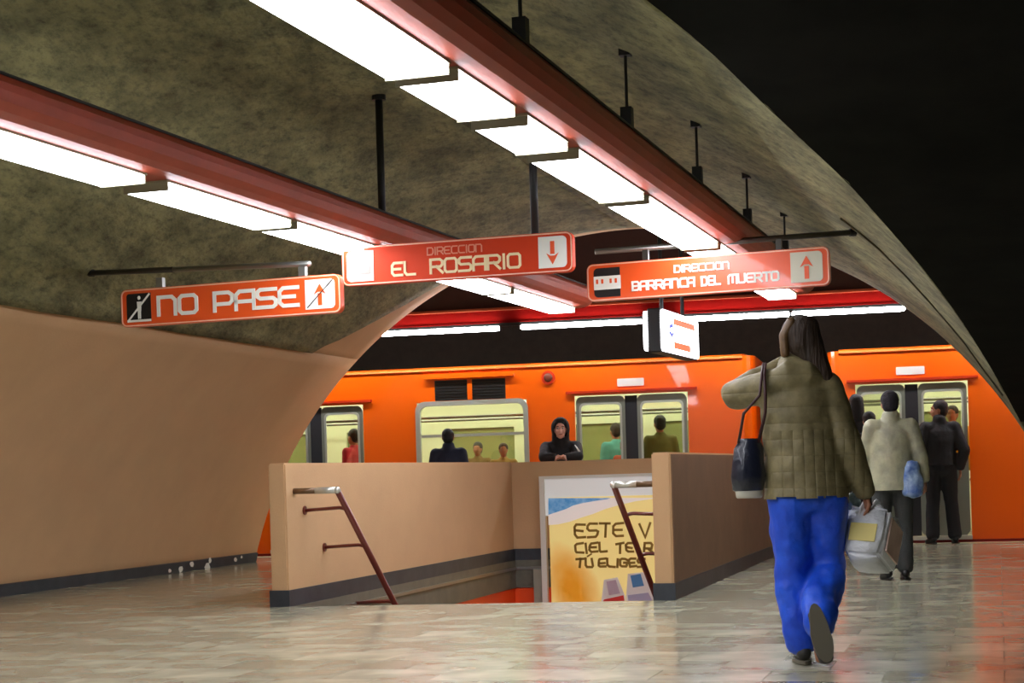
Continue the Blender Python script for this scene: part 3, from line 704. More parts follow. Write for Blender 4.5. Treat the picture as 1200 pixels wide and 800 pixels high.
# ================================================================== TRAIN
M_door = mat('door_grey', (138, 142, 128), .35, metal=.3)
M_rubber = mat('dark_rubber', (38, 38, 42), .6)
def car(label, s0, s1, doors, windows, vents, rounds, plates, end0, end1):
    t = thing('metro_car', label, 'train car', (0, 21.3, 0), -PHI)
    TOP = 2.33; BOT = -.95
    # side wall with openings: split by columns
    ops = [(a, b, .06, 1.90) for a, b in doors] + [(a, b, z0, z1) for a, b, z0, z1 in windows]
    xs = sorted(set([s0, s1] + [v for o in ops for v in o[:2]]))
    bm = bmesh.new()
    for a, b in zip(xs, xs[1:]):
        zc = [(o[2], o[3]) for o in ops if o[0] <= a+1e-6 and o[1] >= b-1e-6]
        z = BOT
        for o0, o1 in sorted(zc): box(bm, a, b, 0, .05, z, o0); z = o1
        box(bm, a, b, 0, .05, z, TOP-.12)
    # roof edge: rounded shoulder and roof
    sec = [(0, TOP-.12), (.0, TOP-.07), (.02, TOP-.03), (.07, TOP), (.2, TOP+.01), (.6, TOP+.03), (1.3, TOP+.05), (2.0, TOP+.03), (2.4, TOP), (2.55, TOP-.12), (2.5, TOP-.12), (2.36, TOP-.06), (1.3, TOP-.02), (.2, TOP-.05), (.05, TOP-.12)]
    a = [bm.verts.new((s0, y, z)) for y, z in sec]; b = [bm.verts.new((s1, y, z)) for y, z in sec]; n = len(sec)
    bm.faces.new(a); bm.faces.new(b[::-1])
    for i in range(n): bm.faces.new((a[i], b[i], b[(i+1) % n], a[(i+1) % n]))
    obj('side_wall', bm, M_orange, t)
    bm = bmesh.new(); box(bm, s0, s1, -.03, 0.0, TOP-.05, TOP-.022); k = obj('gutter', bm, mat('gutter_highlight', (255, 160, 80), .25, coat=1), t); k['label'] = 'shiny rain gutter'  # paler orange paints the highlight along the roof lip
    for end, sgn, e in ((end0, -1, s0), (end1, 1, s1)):
        if end:
            bm = bmesh.new(); pts = [(e, 0.0)] + [(e+sgn*.14*math.sin(math.radians(q)), .22-.22*math.cos(math.radians(q))) for q in (20, 40, 60, 80, 90)] + [(e+sgn*.14, 2.45), (e, 2.5)]
            if sgn < 0: pts = pts[::-1]
            prism(bm, pts, BOT, TOP-.02); obj('end_wall', bm, M_orange, t)
    # interior
    bm = bmesh.new(); box(bm, s0, s1, 2.5, 2.55, BOT, 1.05); box(bm, s0, s1, 2.5, 2.55, 1.62, TOP-.12)
    for i in range(int((s1-s0)/1.5)+1):
        xx = s0+i*1.5; box(bm, xx, min(xx+.55, s1), 2.5, 2.55, 1.05, 1.62)
    obj('far_side', bm, M_cream, t)
    bm = bmesh.new(); box(bm, s0, s1, 2.56, 2.575, 1.0, 1.7); obj('far_pane', bm, mat('olive_reflection', (142, 148, 96), .2), t)  # opaque pane, window reflection painted as flat olive
    bm = bmesh.new(); box(bm, s0, s1, .05, 2.5, -.03, .03); obj('cabin_floor', bm, mat('cabin_floor', (120, 116, 100), .5), t)
    bm = bmesh.new(); box(bm, s0, s1, .06, 2.5, 2.12, 2.16); box(bm, s0+.02, s0+.06, .06, 2.5, .03, 2.12); box(bm, s1-.06, s1-.02, .06, 2.5, .03, 2.12); obj('cabin_lining', bm, M_cream, t)
    bm = bmesh.new(); box(bm, s0+.3, s1-.3, .75, .87, 2.07, 2.12); box(bm, s0+.3, s1-.3, 1.75, 1.87, 2.07, 2.12); obj('cabin_lamp', bm, M_cabin, t)
    bm = bmesh.new(); tube(bm, [(s0+.2, .7, 1.72), (s1-.2, .7, 1.72)], .018, 8); tube(bm, [(s0+.2, 1.9, 1.72), (s1-.2, 1.9, 1.72)], .018, 8); obj('grab_rail', bm, M_steel, t, True)
    # seats under the windows: pairs with backs
    for a, b, z0, z1 in windows:
        for ya in (.3, 1.75):
            for xx in (a-.05, (a+b)/2+.12):
                bm = bmesh.new(); box(bm, xx, xx+.5, ya, ya+.5, .40, .46); box(bm, xx, xx+.05, ya, ya+.5, .46, 1.0); box(bm, xx+.1, xx+.4, ya+.2, ya+.3, .03, .40)
                bmesh.ops.bevel(bm, geom=[e for e in bm.edges], offset=.015, segments=2, affect='EDGES'); obj('seat', bm, mat('seat_green', (120, 130, 84), .5), t)
    for a, b in doors:
        m = (a+b)/2; bm = bmesh.new(); box(bm, a-.1, b+.12, -.045, 0, 1.925, 1.955); k = obj('door_lintel', bm, mat('lintel_red', (206, 52, 14), .4), t)
        bm = bmesh.new(); box(bm, m-.075, m+.075, .018, .05, .08, 1.88); obj('door_seal', bm, M_rubber, t)
        bm = bmesh.new(); box(bm, a, b, -.06, .1, .03, .075); k = obj('door_sill', bm, mat('sill_white', (206, 204, 190), .4), t)
        for x0, x1 in ((a+.015, m-.075), (m+.075, b-.015)):
            bm = bmesh.new(); ringslab(bm, rrect(x0, x1, .08, 1.885, .07), rrect(x0+.045, x1-.045, .98, 1.80, .06), .012, .045)
            # lower metal sheet
            lf = obj('door_leaf', bm, M_door, t)
            bm = bmesh.new(); ringslab(bm, rrect(x0+.04, x1-.04, .975, 1.805, .06), rrect(x0+.065, x1-.065, 1.0, 1.78, .05), .004, .02); obj('window_frame', bm, mat('pale_metal', (196, 200, 186), .3, metal=.4), lf)
            bm = bmesh.new(); slab(bm, rrect(x0+.06, x1-.06, .995, 1.785, .05), .026, .032); obj('pane', bm, M_glass, lf)
    for a, b, z0, z1 in windows:
        bm = bmesh.new(); ringslab(bm, rrect(a-.015, b+.015, z0-.015, z1+.015, .12), rrect(a+.045, b-.045, z0+.04, z1-.045, .09), -.02, .04); f = obj('window_frame', bm, mat('pale_metal', (196, 200, 186), .3, metal=.4), t)
        bm = bmesh.new(); slab(bm, rrect(a+.03, b-.03, z0+.03, z1-.03, .09), .016, .022); obj('pane', bm, M_glass, f)
        zz = z0+(z1-z0)*.55; bm = bmesh.new(); box(bm, a+.03, b-.03, .0, .03, zz-.018, zz+.018); obj('window_bar', bm, mat('pale_metal', (196, 200, 186), .3), f)
    for a, b, z0, z1 in vents:
        bm = bmesh.new(); box(bm, a, b, -.002, .004, z0, z1); v = obj('vent', bm, M_dsteel, t); v['label'] = 'dark louvred vent above the window'
        for k in range(7):
            zz = z0+.02+(z1-z0-.04)*k/6; bm = bmesh.new(); box(bm, a+.01, b-.01, -.012, -.002, zz-.009, zz+.006); obj('slat', bm, M_black, v)
        bm = bmesh.new(); box(bm, (a+b)/2-.03, (a+b)/2+.03, -.02, 0, z0, z1); obj('divider', bm, M_orange, v)
        bm = bmesh.new(); box(bm, a-.13, b+.12, -.07, 0, z1+.02, z1+.045); obj('hood', bm, M_orange, v)
    for x, z in rounds:
        bm = bmesh.new(); tube(bm, [(x, .0, z), (x, -.03, z)], .085, 20); v = obj('round_vent', bm, mat('lintel_red', (206, 52, 14), .4), t)  # round vent; the lens part is its brown domed centre
        bm = bmesh.new(); ellipsoid(bm, (x, -.03, z), (.055, .025, .055)); obj('lens', bm, mat('brown_vent_dome', (120, 60, 40), .3), v, True)
    for x in plates:
        bm = bmesh.new(); slab(bm, rrect(x-.165, x+.165, 1.995, 2.09, .01), -.012, 0); v = obj('number_plate', bm, M_white, t); v['label'] = 'white blank plate above the door'
    # solebar below the doors
    bm = bmesh.new(); box(bm, s0, s1, -.03, 0, -.10, .028); k = obj('sole_bar', bm, mat('dark_red', (150, 24, 10), .4), t); k['label'] = 'dark red sill band'
    return t
k_ = 1/CP
car('orange metro car behind the stairwell, nearest the left wall', -9.5, 2.83*k_, [(-3.12*k_, -1.87*k_), (.80*k_, 2.17*k_), (-7.6, -6.2)], [(-1.18*k_, .21*k_, .95, 1.885), (-5.6, -4.3, .95, 1.885)],
    [(-.94*k_, -.05*k_, 1.905, 2.16)], [(.49*k_, 2.14)], [1.49*k_, -2.6*k_, -6.9], False, True)
car('orange metro car on the right behind the waiting passengers', 3.95*k_, 14.5, [(4.13*k_, 5.40*k_), (8.2, 9.6), (12.2, 13.5)], [(6.7, 7.9, .95, 1.885), (10.3, 11.6, .95, 1.885)], [(6.8, 7.6, 1.905, 2.16)], [], [4.76*k_, 8.9], True, False)

# ================================================================== POSTER
PO, KP = 18.98-.10, .22
def pp(px, py): p = at_line(px, py, PO, KP); return p.x/CP, p.z
x0, z1 = pp(632, 558); xr = x0+1.82; zb = -1.15
po = thing('beach_poster', 'large framed beach poster with sand lettering on the stairwell back wall', 'poster', (0, PO, 0), -PHI)
bm = bmesh.new(); ringslab(bm, [(x0, zb), (xr, zb), (xr, z1), (x0, z1)], [(x0+.06, zb+.06), (xr-.06, zb+.06), (xr-.06, z1-.03), (x0+.06, z1-.03)], -.03, .06); obj('frame', bm, mat('frame_white', (226, 224, 210), .4), po)
bm = bmesh.new(); box(bm, x0-.10, x0-.005, .0, .055, zb, -.10); k = obj('side_post', bm, mat('grey_post', (150, 148, 130), .5), po)
px0, pz1 = pp(643, 583)
M_head = mat('poster_header', (225, 226, 222), .5, emit=POSTER_E*.8)
bm = bmesh.new(); slab(bm, [(x0+.055, pz1-.2), (xr-.055, pz1-.2), (xr-.055, z1-.025), (x0+.055, z1-.025)], -.01, .05); obj('header', bm, M_head, po)
# printed sheet: sand shading by procedural noise (flat print), real shapes for sea, surf
def sand():
    m = bpy.data.materials.new('poster_sand'); m.use_nodes = True; N = m.node_tree.nodes; L = m.node_tree.links; b = N['Principled BSDF']
    tc = N.new('ShaderNodeTexCoord'); sp = N.new('ShaderNodeSeparateXYZ'); L.new(tc.outputs['Object'], sp.inputs[0])
    # printed orange patch at the lower left of the sheet
    cx, cz = pp(672, 690)
    def mth(op, a, bb):
        n = N.new('ShaderNodeMath'); n.operation = op
        for i, v in enumerate((a, bb)):
            if v is None: continue
            if isinstance(v, (int, float)): n.inputs[i].default_value = v
            else: L.new(v, n.inputs[i])
        return n.outputs[0]
    dx = mth('MULTIPLY', mth('SUBTRACT', sp.outputs[0], cx), 2.3); dz = mth('MULTIPLY', mth('SUBTRACT', sp.outputs[2], cz), 1.7)
    dz = mth('ADD', dz, mth('MULTIPLY', dx, .55))
    r2 = mth('ADD', mth('MULTIPLY', dx, dx), mth('MULTIPLY', dz, dz))
    nz = N.new('ShaderNodeTexNoise'); nz.inputs['Scale'].default_value = 4; L.new(tc.outputs['Object'], nz.inputs['Vector'])
    r = mth('ADD', r2, mth('MULTIPLY', nz.outputs['Fac'], .35))
    cr = N.new('ShaderNodeValToRGB'); e = cr.color_ramp.elements; e[0].position = .18; e[0].color = lin((226, 150, 28))+(1,); e[1].position = .85; e[1].color = lin((246, 222, 140))+(1,)
    L.new(r, cr.inputs[0]); L.new(cr.outputs[0], b.inputs['Base Color']); L.new(cr.outputs[0], b.inputs['Emission Color']); b.inputs['Emission Strength'].default_value = POSTER_E; b.inputs['Roughness'].default_value = .4
    return m
bm = bmesh.new(); slab(bm, [(px0, zb+.06), (xr-.1, zb+.06), (xr-.1, pz1), (px0, pz1)], -.014, -.008); obj('print', bm, sand(), po)
Q = lambda L_: [pp(*p) for p in L_]
rt = pp(800, 583)
bm = bmesh.new(); pl = Q([(643, 615), (655, 614), (668, 611), (682, 606), (695, 602), (710, 596), (724, 592), (745, 587), (775, 583), (643, 583.2)]); slab(bm, pl, -.017, -.013); obj('surf', bm, mat('poster_surf', (232, 222, 214), .5, emit=POSTER_E), po)
bm = bmesh.new(); pl = Q([(643, 603), (652, 600), (664, 596), (672, 592), (684, 589), (696, 587), (712, 584.5), (716, 583.4), (643, 583.4)]); slab(bm, pl, -.020, -.016); obj('sea', bm, mat('poster_sea', (74, 142, 196), .5, rgb2=(150, 190, 214), scale=14, emit=.15), po)
M_ink = mat('sand_lettering', (150, 118, 40), .7)
def ptext(s, xa, xb, ya, yb, wd=.026, gap=.35):
    a = pp(xa, (ya+yb)/2+.0); c = pp(xb, (ya+yb)/2); za = pp((xa+xb)/2, yb)[1]; zb_ = pp((xa+xb)/2, ya)[1]
    letters('letter', po, M_ink, s, a[0], c[0], za, zb_, wd, -.020, -.016, gap, .007)
ptext('ESTE', 673, 732, 612, 630); ptext('V', 749, 764, 612, 630)
ptext('CIEL', 673, 713, 635, 648); ptext('TE', 722, 744, 635, 648); ptext('R', 754, 766, 635, 648)
ptext('TU', 675, 696, 653, 665); ptext('ELIGES', 701, 757, 653, 665)
bm = bmesh.new(); a = pp(689, 651.5); b_ = pp(693, 649); stroke(bm, [a, b_], .018, -.020, -.016); obj('accent', bm, M_ink, po)
def beach_chair(nm, pts_back, pts_seat, cb, cs, white):
    bm = bmesh.new(); slab(bm, Q(white), -.019, -.015); c = obj(nm, bm, M_white, po); c['label'] = 'printed ' + cb[0] + ' beach chair'
    bm = bmesh.new(); slab(bm, Q(pts_back), -.022, -.018); obj('chair_back', bm, mat('print_'+cb[0].replace(' ', '_'), cb[1], .5), c)
    bm = bmesh.new(); slab(bm, Q(pts_seat), -.022, -.018); obj('chair_seat', bm, mat('print_seat_'+cs[0], cs[1], .5), c)
beach_chair('beach_chair', [(711, 681), (722, 679), (727, 695), (714, 697)], [(708, 702), (731, 697), (733, 708), (706, 708)], ('pink and grey', (200, 180, 190)), ('red', (214, 50, 40)), [(708, 679), (724, 676), (733, 698), (733, 712), (704, 712)])
beach_chair('beach_chair', [(739, 674), (751, 672), (755, 686), (742, 688)], [(736, 697), (760, 694), (765, 704), (737, 706)], ('blue', (80, 140, 190)), ('lilac', (180, 176, 200)), [(736, 672), (754, 670), (769, 697), (768, 712), (733, 712)])

# ================================================================== PEOPLE
M_skin = mat('skin', (196, 140, 112), .55, var=.05); M_skin2 = mat('tan_skin', (172, 116, 86), .55, var=.05)
M_hair = mat('dark_brown_hair', (54, 38, 24), .65, var=.4, scale=40, bump=.5, bscale=70, stretch=(1, 1, .12)); M_hairb = mat('black_hair', (22, 20, 22), .5, bump=.4, bscale=80)
M_eye = mat('eye_white', (225, 220, 215), .3); M_iris = mat('iris', (40, 26, 20), .2); M_lip = mat('lip', (160, 84, 76), .4)
def V(*a): return Vector(a)
def quilted(name, rgb, scale_z, rgb2, box_below=None):
    m = mat(name, rgb, .6, rgb2=rgb2, scale=14); N = m.node_tree.nodes; L = m.node_tree.links; b = N['Principled BSDF']
    tc = N.new('ShaderNodeTexCoord'); sp = N.new('ShaderNodeSeparateXYZ'); L.new(tc.outputs['Object'], sp.inputs[0])
    def mth(op, a, bb=None):
        n = N.new('ShaderNodeMath'); n.operation = op
        for i, v in enumerate((a, bb)):
            if v is None: continue
            if isinstance(v, (int, float)): n.inputs[i].default_value = v
            else: L.new(v, n.inputs[i])
        return n.outputs[0]
    zz = mth('ABSOLUTE', mth('SINE', mth('MULTIPLY', sp.outputs[2], PI*scale_z)))
    hh = mth('MULTIPLY', mth('POWER', zz, .4), .8)
    if box_below:
        xx = mth('POWER', mth('ABSOLUTE', mth('SINE', mth('MULTIPLY', sp.outputs[0], PI*20))), .4)
        below = mth('LESS_THAN', sp.outputs[2], box_below); inv = mth('SUBTRACT', 1.0, below)
        xx = mth('ADD', mth('MULTIPLY', xx, below), inv); hh = mth('MULTIPLY', hh, xx)
    nz = N.new('ShaderNodeTexNoise'); nz.inputs['Scale'].default_value = 30; L.new(tc.outputs['Object'], nz.inputs['Vector'])
    hh = mth('ADD', hh, mth('MULTIPLY', nz.outputs['Fac'], .5))
    bp = N.new('ShaderNodeBump'); bp.inputs['Strength'].default_value = .6; bp.inputs['Distance'].default_value = .011
    L.new(hh, bp.inputs['Height']); L.new(bp.outputs[0], b.inputs['Normal']); return m
def add_head(bm, c, fwd, k=1.0):
    """head about .235 tall; c centre; fwd unit horizontal-ish"""
    f = fwd.normalized(); s = f.cross(V(0, 0, 1)).normalized(); u = s.cross(f)
    R = Matrix((s, f, u)).transposed()
    def P(x, y, z): return c + (s*x+f*y+u*z)*k
    ellipsoid(bm, P(0, -.012, .03), (.073*k, .092*k, .088*k), R); ellipsoid(bm, P(0, .018, -.035), (.058*k, .066*k, .075*k), R)
    ellipsoid(bm, P(0, .052, -.085), (.026*k, .026*k, .024*k), R)                      # chin
    loft(bm, [(P(0, .080, .018), .009*k, .009*k), (P(0, .098, -.022), .014*k, .013*k)], s, 8)    # nose
    ellipsoid(bm, P(0, .078, .035), (.05*k, .014*k, .012*k), R)                        # brow
    ellipsoid(bm, P(0, .082, -.055), (.024*k, .012*k, .011*k), R)                      # mouth mound
    for q in (-1, 1): ellipsoid(bm, P(q*.076, -.005, -.005), (.010*k, .02*k, .032*k), R); ellipsoid(bm, P(q*.038, .062, -.02), (.022*k, .018*k, .02*k), R)
    return P, R
def face_parts(P, R, k, body):
    bm = bmesh.new()
    for q in (-1, 1): ellipsoid(bm, P(q*.030, .078, .012), (.013*k, .008*k, .008*k), R, 10, 8)
    obj('eye', bm, M_eye, body, True)
    bm = bmesh.new()
    for q in (-1, 1): ellipsoid(bm, P(q*.030, .0845, .012), (.006*k, .003*k, .006*k), R, 8, 6); ellipsoid(bm, P(q*.031, .088, .034), (.018*k, .004*k, .004*k), R, 8, 6)
    obj('iris', bm, M_iris, body, True)
    bm = bmesh.new(); ellipsoid(bm, P(0, .0925, -.055), (.022*k, .004*k, .007*k), R, 10, 8); obj('lips', bm, M_lip, body, True)
def add_hand(bm, wr, d, palm_n, side=1, curl=.6, k=1.0):
    """wr wrist, d finger direction, palm_n palm normal; fingers curl towards palm_n"""
    d = d.normalized(); n = (palm_n - d*palm_n.dot(d)).normalized(); s = d.cross(n)*side
    c = wr + d*.045*k; loft(bm, [(wr, .024*k, .018*k), (c, .036*k, .016*k), (wr+d*.085*k, .040*k, .014*k)], s, 12)
    for i, (off, ln) in enumerate(((.030, .068), (.010, .078), (-.011, .072), (-.031, .056))):
        p = wr + d*.085*k + s*off*k; dirv = d.copy(); pts = [(p-d*.01, .0095*k, .0095*k)]
        for j, fr in enumerate((.45, .32, .23)):
            ang = curl*(.6+.35*j); dirv = (dirv*math.cos(ang) + n*math.sin(ang)).normalized()
            n2 = (n*math.cos(ang) - d*math.sin(ang)); p = p + dirv*ln*fr*k; r = (.0088-.0008*j)*k; pts.append((p, r, r))
        loft(bm, pts, s, 8)
    p = wr + d*.025*k + s*.026*k
    loft(bm, [(p, .013*k, .013*k), (p+(s*.9+d*.6)*.03*k, .0115*k, .0115*k), (p+(s*.9+d*.6)*.03*k+(d*.9+n*.5)*.028*k, .010*k, .010*k), (p+(s*.8+d*.6)*.03*k+(d*.9+n*.6)*.052*k, .008*k, .008*k)], n, 8)
def build_person(label, loc, rz, J, cl, voxel=.012, scale=1.0, group=None):
    """J joints (local, facing +y). cl clothing settings."""
    J = {k: Vector(v)*scale for k, v in J.items()}; k = scale; X = V(1, 0, 0)
    bm = bmesh.new()
    hf = cl.get('head_dir', V(0, 1, 0)); P, R = add_head(bm, J['head'], hf, cl.get('head_k', .96)*k)
    loft(bm, [(J['neck'], .052*k, .054*k), (J['head']+V(0, -.012, -.06)*k, .047*k, .05*k)], X)
    pel, ch = J['pelvis'], J['chest']; mid = (pel+ch)/2
    loft(bm, [(pel, .145*k, .10*k), (mid, .120*k, .088*k), (ch, .150*k, .10*k), (J['neck']-V(0, 0, .03)*k, .07*k, .06*k)], X, 18)
    for q in 'LR':
        loft(bm, [(J['sh'+q], .05*k, .05*k), (J['el'+q], .038*k, .038*k)], X); loft(bm, [(J['el'+q], .038*k, .038*k), (J['wr'+q], .025*k, .022*k)], X)
        loft(bm, [(J['hip'+q], .082*k, .085*k), (J['kn'+q], .052*k, .055*k)], X); loft(bm, [(J['kn'+q], .052*k, .055*k), (J['kn'+q].lerp(J['an'+q], .35), .05*k, .055*k), (J['an'+q], .034*k, .036*k)], X)
        loft(bm, [(J['an'+q], .032*k, .035*k), (J['toe'+q], .034*k, .022*k)], X)
        hd = cl.get('hand'+q)
        if hd: add_hand(bm, J['wr'+q], hd[0], hd[1], hd[2] if len(hd) > 2 else 1, hd[3] if len(hd) > 3 else .5, k*.98)
    body = fuse('person', bm, cl.get('skin', M_skin), None, voxel, 2)
    body.location = loc; body.rotation_euler = (0, 0, rz); tag(body, label, 'person', group)
    if cl.get('face'): face_parts(P, R, cl.get('head_k', .96)*k, body)
    # trousers
    tr = cl['trousers']; bm = bmesh.new(); e = tr.get('e', .022)*k; hr = tr.get('hip', .155)*k
    loft(bm, [(pel+V(0, 0, .10)*k, hr-.02*k, .115*k), (pel, hr, .125*k), (pel-V(0, 0, .06)*k, hr, .125*k)], X, 18)
    for q in 'LR':
        h_, kn, an = J['hip'+q], J['kn'+q], J['an'+q]; lw = tr.get('w', .075)*k
        loft(bm, [(h_, .088*k+e, .095*k+e), (h_.lerp(kn, .5), .075*k+e, .08*k+e), (kn, lw, lw)], X, 16)
        loft(bm, [(kn, lw, lw), (kn.lerp(an, .5), lw*.98, lw*1.0), (an+(kn-an).normalized()*.02, tr.get('hem', lw)*1.0, tr.get('hem', lw)*1.05)], X, 16)
    fuse('trousers', bm, tr['m'], body, max(voxel, .009), 3, tr.get('wr', .006), 8, 2)
    # upper garment
    co_ = cl['coat']; e = co_.get('e', .03)*k; bm = bmesh.new(); hem = co_.get('hem', .0)*k
    prof = [(pel+V(0, 0, hem-.04*k), co_.get('hw', .175)*k, .155*k), (pel+V(0, 0, hem+.05*k), co_.get('hw', .175)*k, .152*k), (mid, co_.get('ww', .155)*k, .14*k), (ch, co_.get('cw', .17)*k, .135*k), (ch+V(0, 0, .10)*k, (co_.get('cw', .17)+.005)*k, .12*k), (ch.lerp(J['neck'], .82), .125*k, .09*k), (J['neck']+V(0, 0, .0), .075*k, .075*k)]
    loft(bm, prof, X, 22)
    for q in 'LR':
        sw = co_.get('sw', .06)*k
        sh = J['sh'+q]; nk = J['neck']-V(0, 0, .05)*k
        loft(bm, [(nk.lerp(sh, .1), .07*k, .06*k), (sh+(sh-nk).normalized()*-.02*k, sw*1.08, sw*1.02)], V(0, 1, 0), 16)
        ellipsoid(bm, sh, (sw*1.08, sw*1.08, sw*1.1))
        loft(bm, [(sh, sw*1.08, sw*1.08), (sh.lerp(J['el'+q], .6), sw, sw), (J['el'+q], sw*.93, sw*.93)], X, 16)
        wr = J['wr'+q]; el = J['el'+q]; loft(bm, [(el, sw*.93, sw*.93), (el.lerp(wr, .5), sw*.85, sw*.85), (wr+(el-wr).normalized()*.02*k, sw*.68, sw*.66)], X, 16)
    if co_.get('collar'): loft(bm, [(J['neck']-V(0, 0, .03)*k, .085*k, .085*k), (J['neck']+V(0, -.005, .045)*k, .078*k, .078*k)], X, 18)
    if co_.get('hood'): loft(bm, [(J['neck']+V(-.095, -.05, -.02)*k, .05*k, .045*k), (J['neck']+V(-.04, -.075, -.005)*k, .075*k, .05*k), (J['neck']+V(.05, -.075, -.005)*k, .075*k, .05*k), (J['neck']+V(.10, -.05, -.02)*k, .05*k, .045*k)], V(0, 0, 1), 16)
    if co_.get('hoodup'): ellipsoid(bm, J['head']+V(0, -.03, .01)*k, (.108*k, .112*k, .135*k)); loft(bm, [(J['neck']-V(0, 0, .03)*k, .10*k, .09*k), (J['head']+V(0, -.04, -.02)*k, .10*k, .09*k)], X, 18)
    cut = None
    c = fuse(co_.get('name', 'coat'), bm, co_['m'], body, max(voxel*.9, .010), 3, co_.get('wr', .005), 10, 5)
    if not co_.get('hoodup'):
        b2 = bmesh.new(); b2.from_mesh(c.data); hz = pel.z+co_.get('cutz', co_.get('hem', 0)+.035)*k
        kill = [v for v in b2.verts if v.co.z < hz and abs(v.co.x-pel.x) < .26*k and v.co.z > hz-.3]
        # keep sleeves: only the trunk around the pelvis is trimmed
        kill = [v for v in kill if (v.co.x-pel.x)**2/(.245*k)**2 + (v.co.y-pel.y)**2/(.2*k)**2 < 1 and not any((v.co-J['wr'+q]).length < .1*k for q in 'LR')]
        bmesh.ops.delete(b2, geom=kill, context='VERTS'); b2.to_mesh(c.data); b2.free()
    if co_.get('hoodup'):   # open the hood in front of the face
        b2 = bmesh.new(); b2.from_mesh(c.data); hc = J['head']
        kill = [v for v in b2.verts if (v.co-hc).dot(hf) > .035*k and abs((v.co-hc).x) < .066*k and -.085*k < (v.co.z-hc.z) < .085*k]
        bmesh.ops.delete(b2, geom=kill, context='VERTS'); b2.to_mesh(c.data); b2.free()
    # hair
    hr_ = cl.get('hair')
    if hr_:
        bm = bmesh.new(); hk = cl.get('head_k', .96)*k; ellipsoid(bm, P(0, -.022, .045), (.086*hk, .095*hk, .088*hk), R); ellipsoid(bm, P(0, -.05, .0), (.076*hk, .066*hk, .085*hk), R)
        for seg in hr_.get('extra', ()): loft(bm, [(J['head']+V(*a)*k, r1*k, r2*k) for a, r1, r2 in seg], X, 14)
        fuse(hr_.get('name', 'hair'), bm, hr_['m'], body, max(.009, voxel*.8), 2, .003, 25, 1)
    # shoes
    for q in 'LR':
        a, tt = J['an'+q], J['toe'+q]; d = (tt-a); sole = cl.get('sole'+q)
        up = J['kn'+q]-a; up.normalize(); d = (d - up*d.dot(up)); d.normalize(); dn = -(up - d*up.dot(d)).normalized()
        if cl.get('dn'+q) is not None: dn = cl['dn'+q].normalized(); d = (tt-a); d = (d-dn*d.dot(dn)).normalized()
        s = d.cross(dn).normalized(); heel = a - d*.045*k + dn*.03*k; bm = bmesh.new()
        loft(bm, [(heel, .036*k, .038*k), (heel+d*.08*k+dn*.002, .040*k, .042*k), (heel+d*.16*k+dn*.014*k, .045*k, .028*k), (heel+d*.215*k+dn*.018*k, .036*k, .020*k)], s, 14)
        sh = fuse('shoe', bm, cl.get('shoe', M_black), body, .010, 1)
        bm = bmesh.new(); ol = []
        for i in range(20):
            an = 2*PI*i/20; y = math.cos(an); x = math.sin(an); ln = .142*k; wd_ = (.048+.006*y)*k*(.9 if -.6 < y < 0 else 1)
            ol.append(heel + d*(.085*k+ln*y*.98) + s*(wd_*x) + dn*.036*k)
        va = [bm.verts.new(p) for p in ol]; vb = [bm.verts.new(p+dn*.016*k) for p in ol]; bm.faces.new(va); bm.faces.new(vb[::-1])
        for i in range(20): bm.faces.new((va[i], vb[i], vb[(i+1) % 20], va[(i+1) % 20]))
        obj('sole', bm, cl.get('solem', M_black), sh)
    return body
# standard standing joints (height about 1.66)
def stand(**kw):
    J = dict(head=(0, .015, 1.545), neck=(0, -.005, 1.40), chest=(0, 0, 1.20), pelvis=(0, 0, .92),
             shL=(-.165, -.01, 1.345), shR=(.165, -.01, 1.345), elL=(-.215, -.04, 1.07), elR=(.215, -.04, 1.07), wrL=(-.225, .03, .84), wrR=(.225, .03, .84),
             hipL=(-.085, 0, .88), hipR=(.085, 0, .88), knL=(-.10, .015, .47), knR=(.10, .015, .47), anL=(-.11, -.02, .085), anR=(.11, -.02, .085), toeL=(-.125, .12, .035), toeR=(.125, .12, .035))
    J.update(kw); return J
DN = V(0, 0, -1)
rel = (V(0, .15, -1), V(1, 0, 0))
# ---- walking woman: joints measured from the photograph
WY = 8.24
base = at_height(944, 777, 0); 
def wj(px, py, dy=0):
    p = at_depth(px, py, base.y+dy); return (p.x-base.x, p.y-base.y, p.z)
M_quilt = quilted('olive_quilting', (138, 126, 88), 13, (108, 98, 66), 1.12)
M_blue = mat('blue_cotton', (28, 92, 228), .5, rgb2=(14, 62, 190), scale=6, bump=.5, bscale=9)
J = dict(head=wj(934, 401, .02), neck=wj(930, 440), chest=wj(936, 485), pelvis=wj(945, 570),
         shL=wj(903, 452, -.01), shR=wj(968, 455, -.01), elL=wj(861, 463, .10), elR=wj(993, 522, -.04), wrL=wj(925, 425, .28), wrR=wj(1015, 580, .02),
         hipL=wj(926, 585), hipR=wj(966, 585), knL=wj(931, 668, .03), knR=wj(970, 668, .06), anL=wj(941, 756, .0), anR=wj(957, 732, -.26), toeL=(.0, .13, .035), toeR=wj(964, 772, -.20))
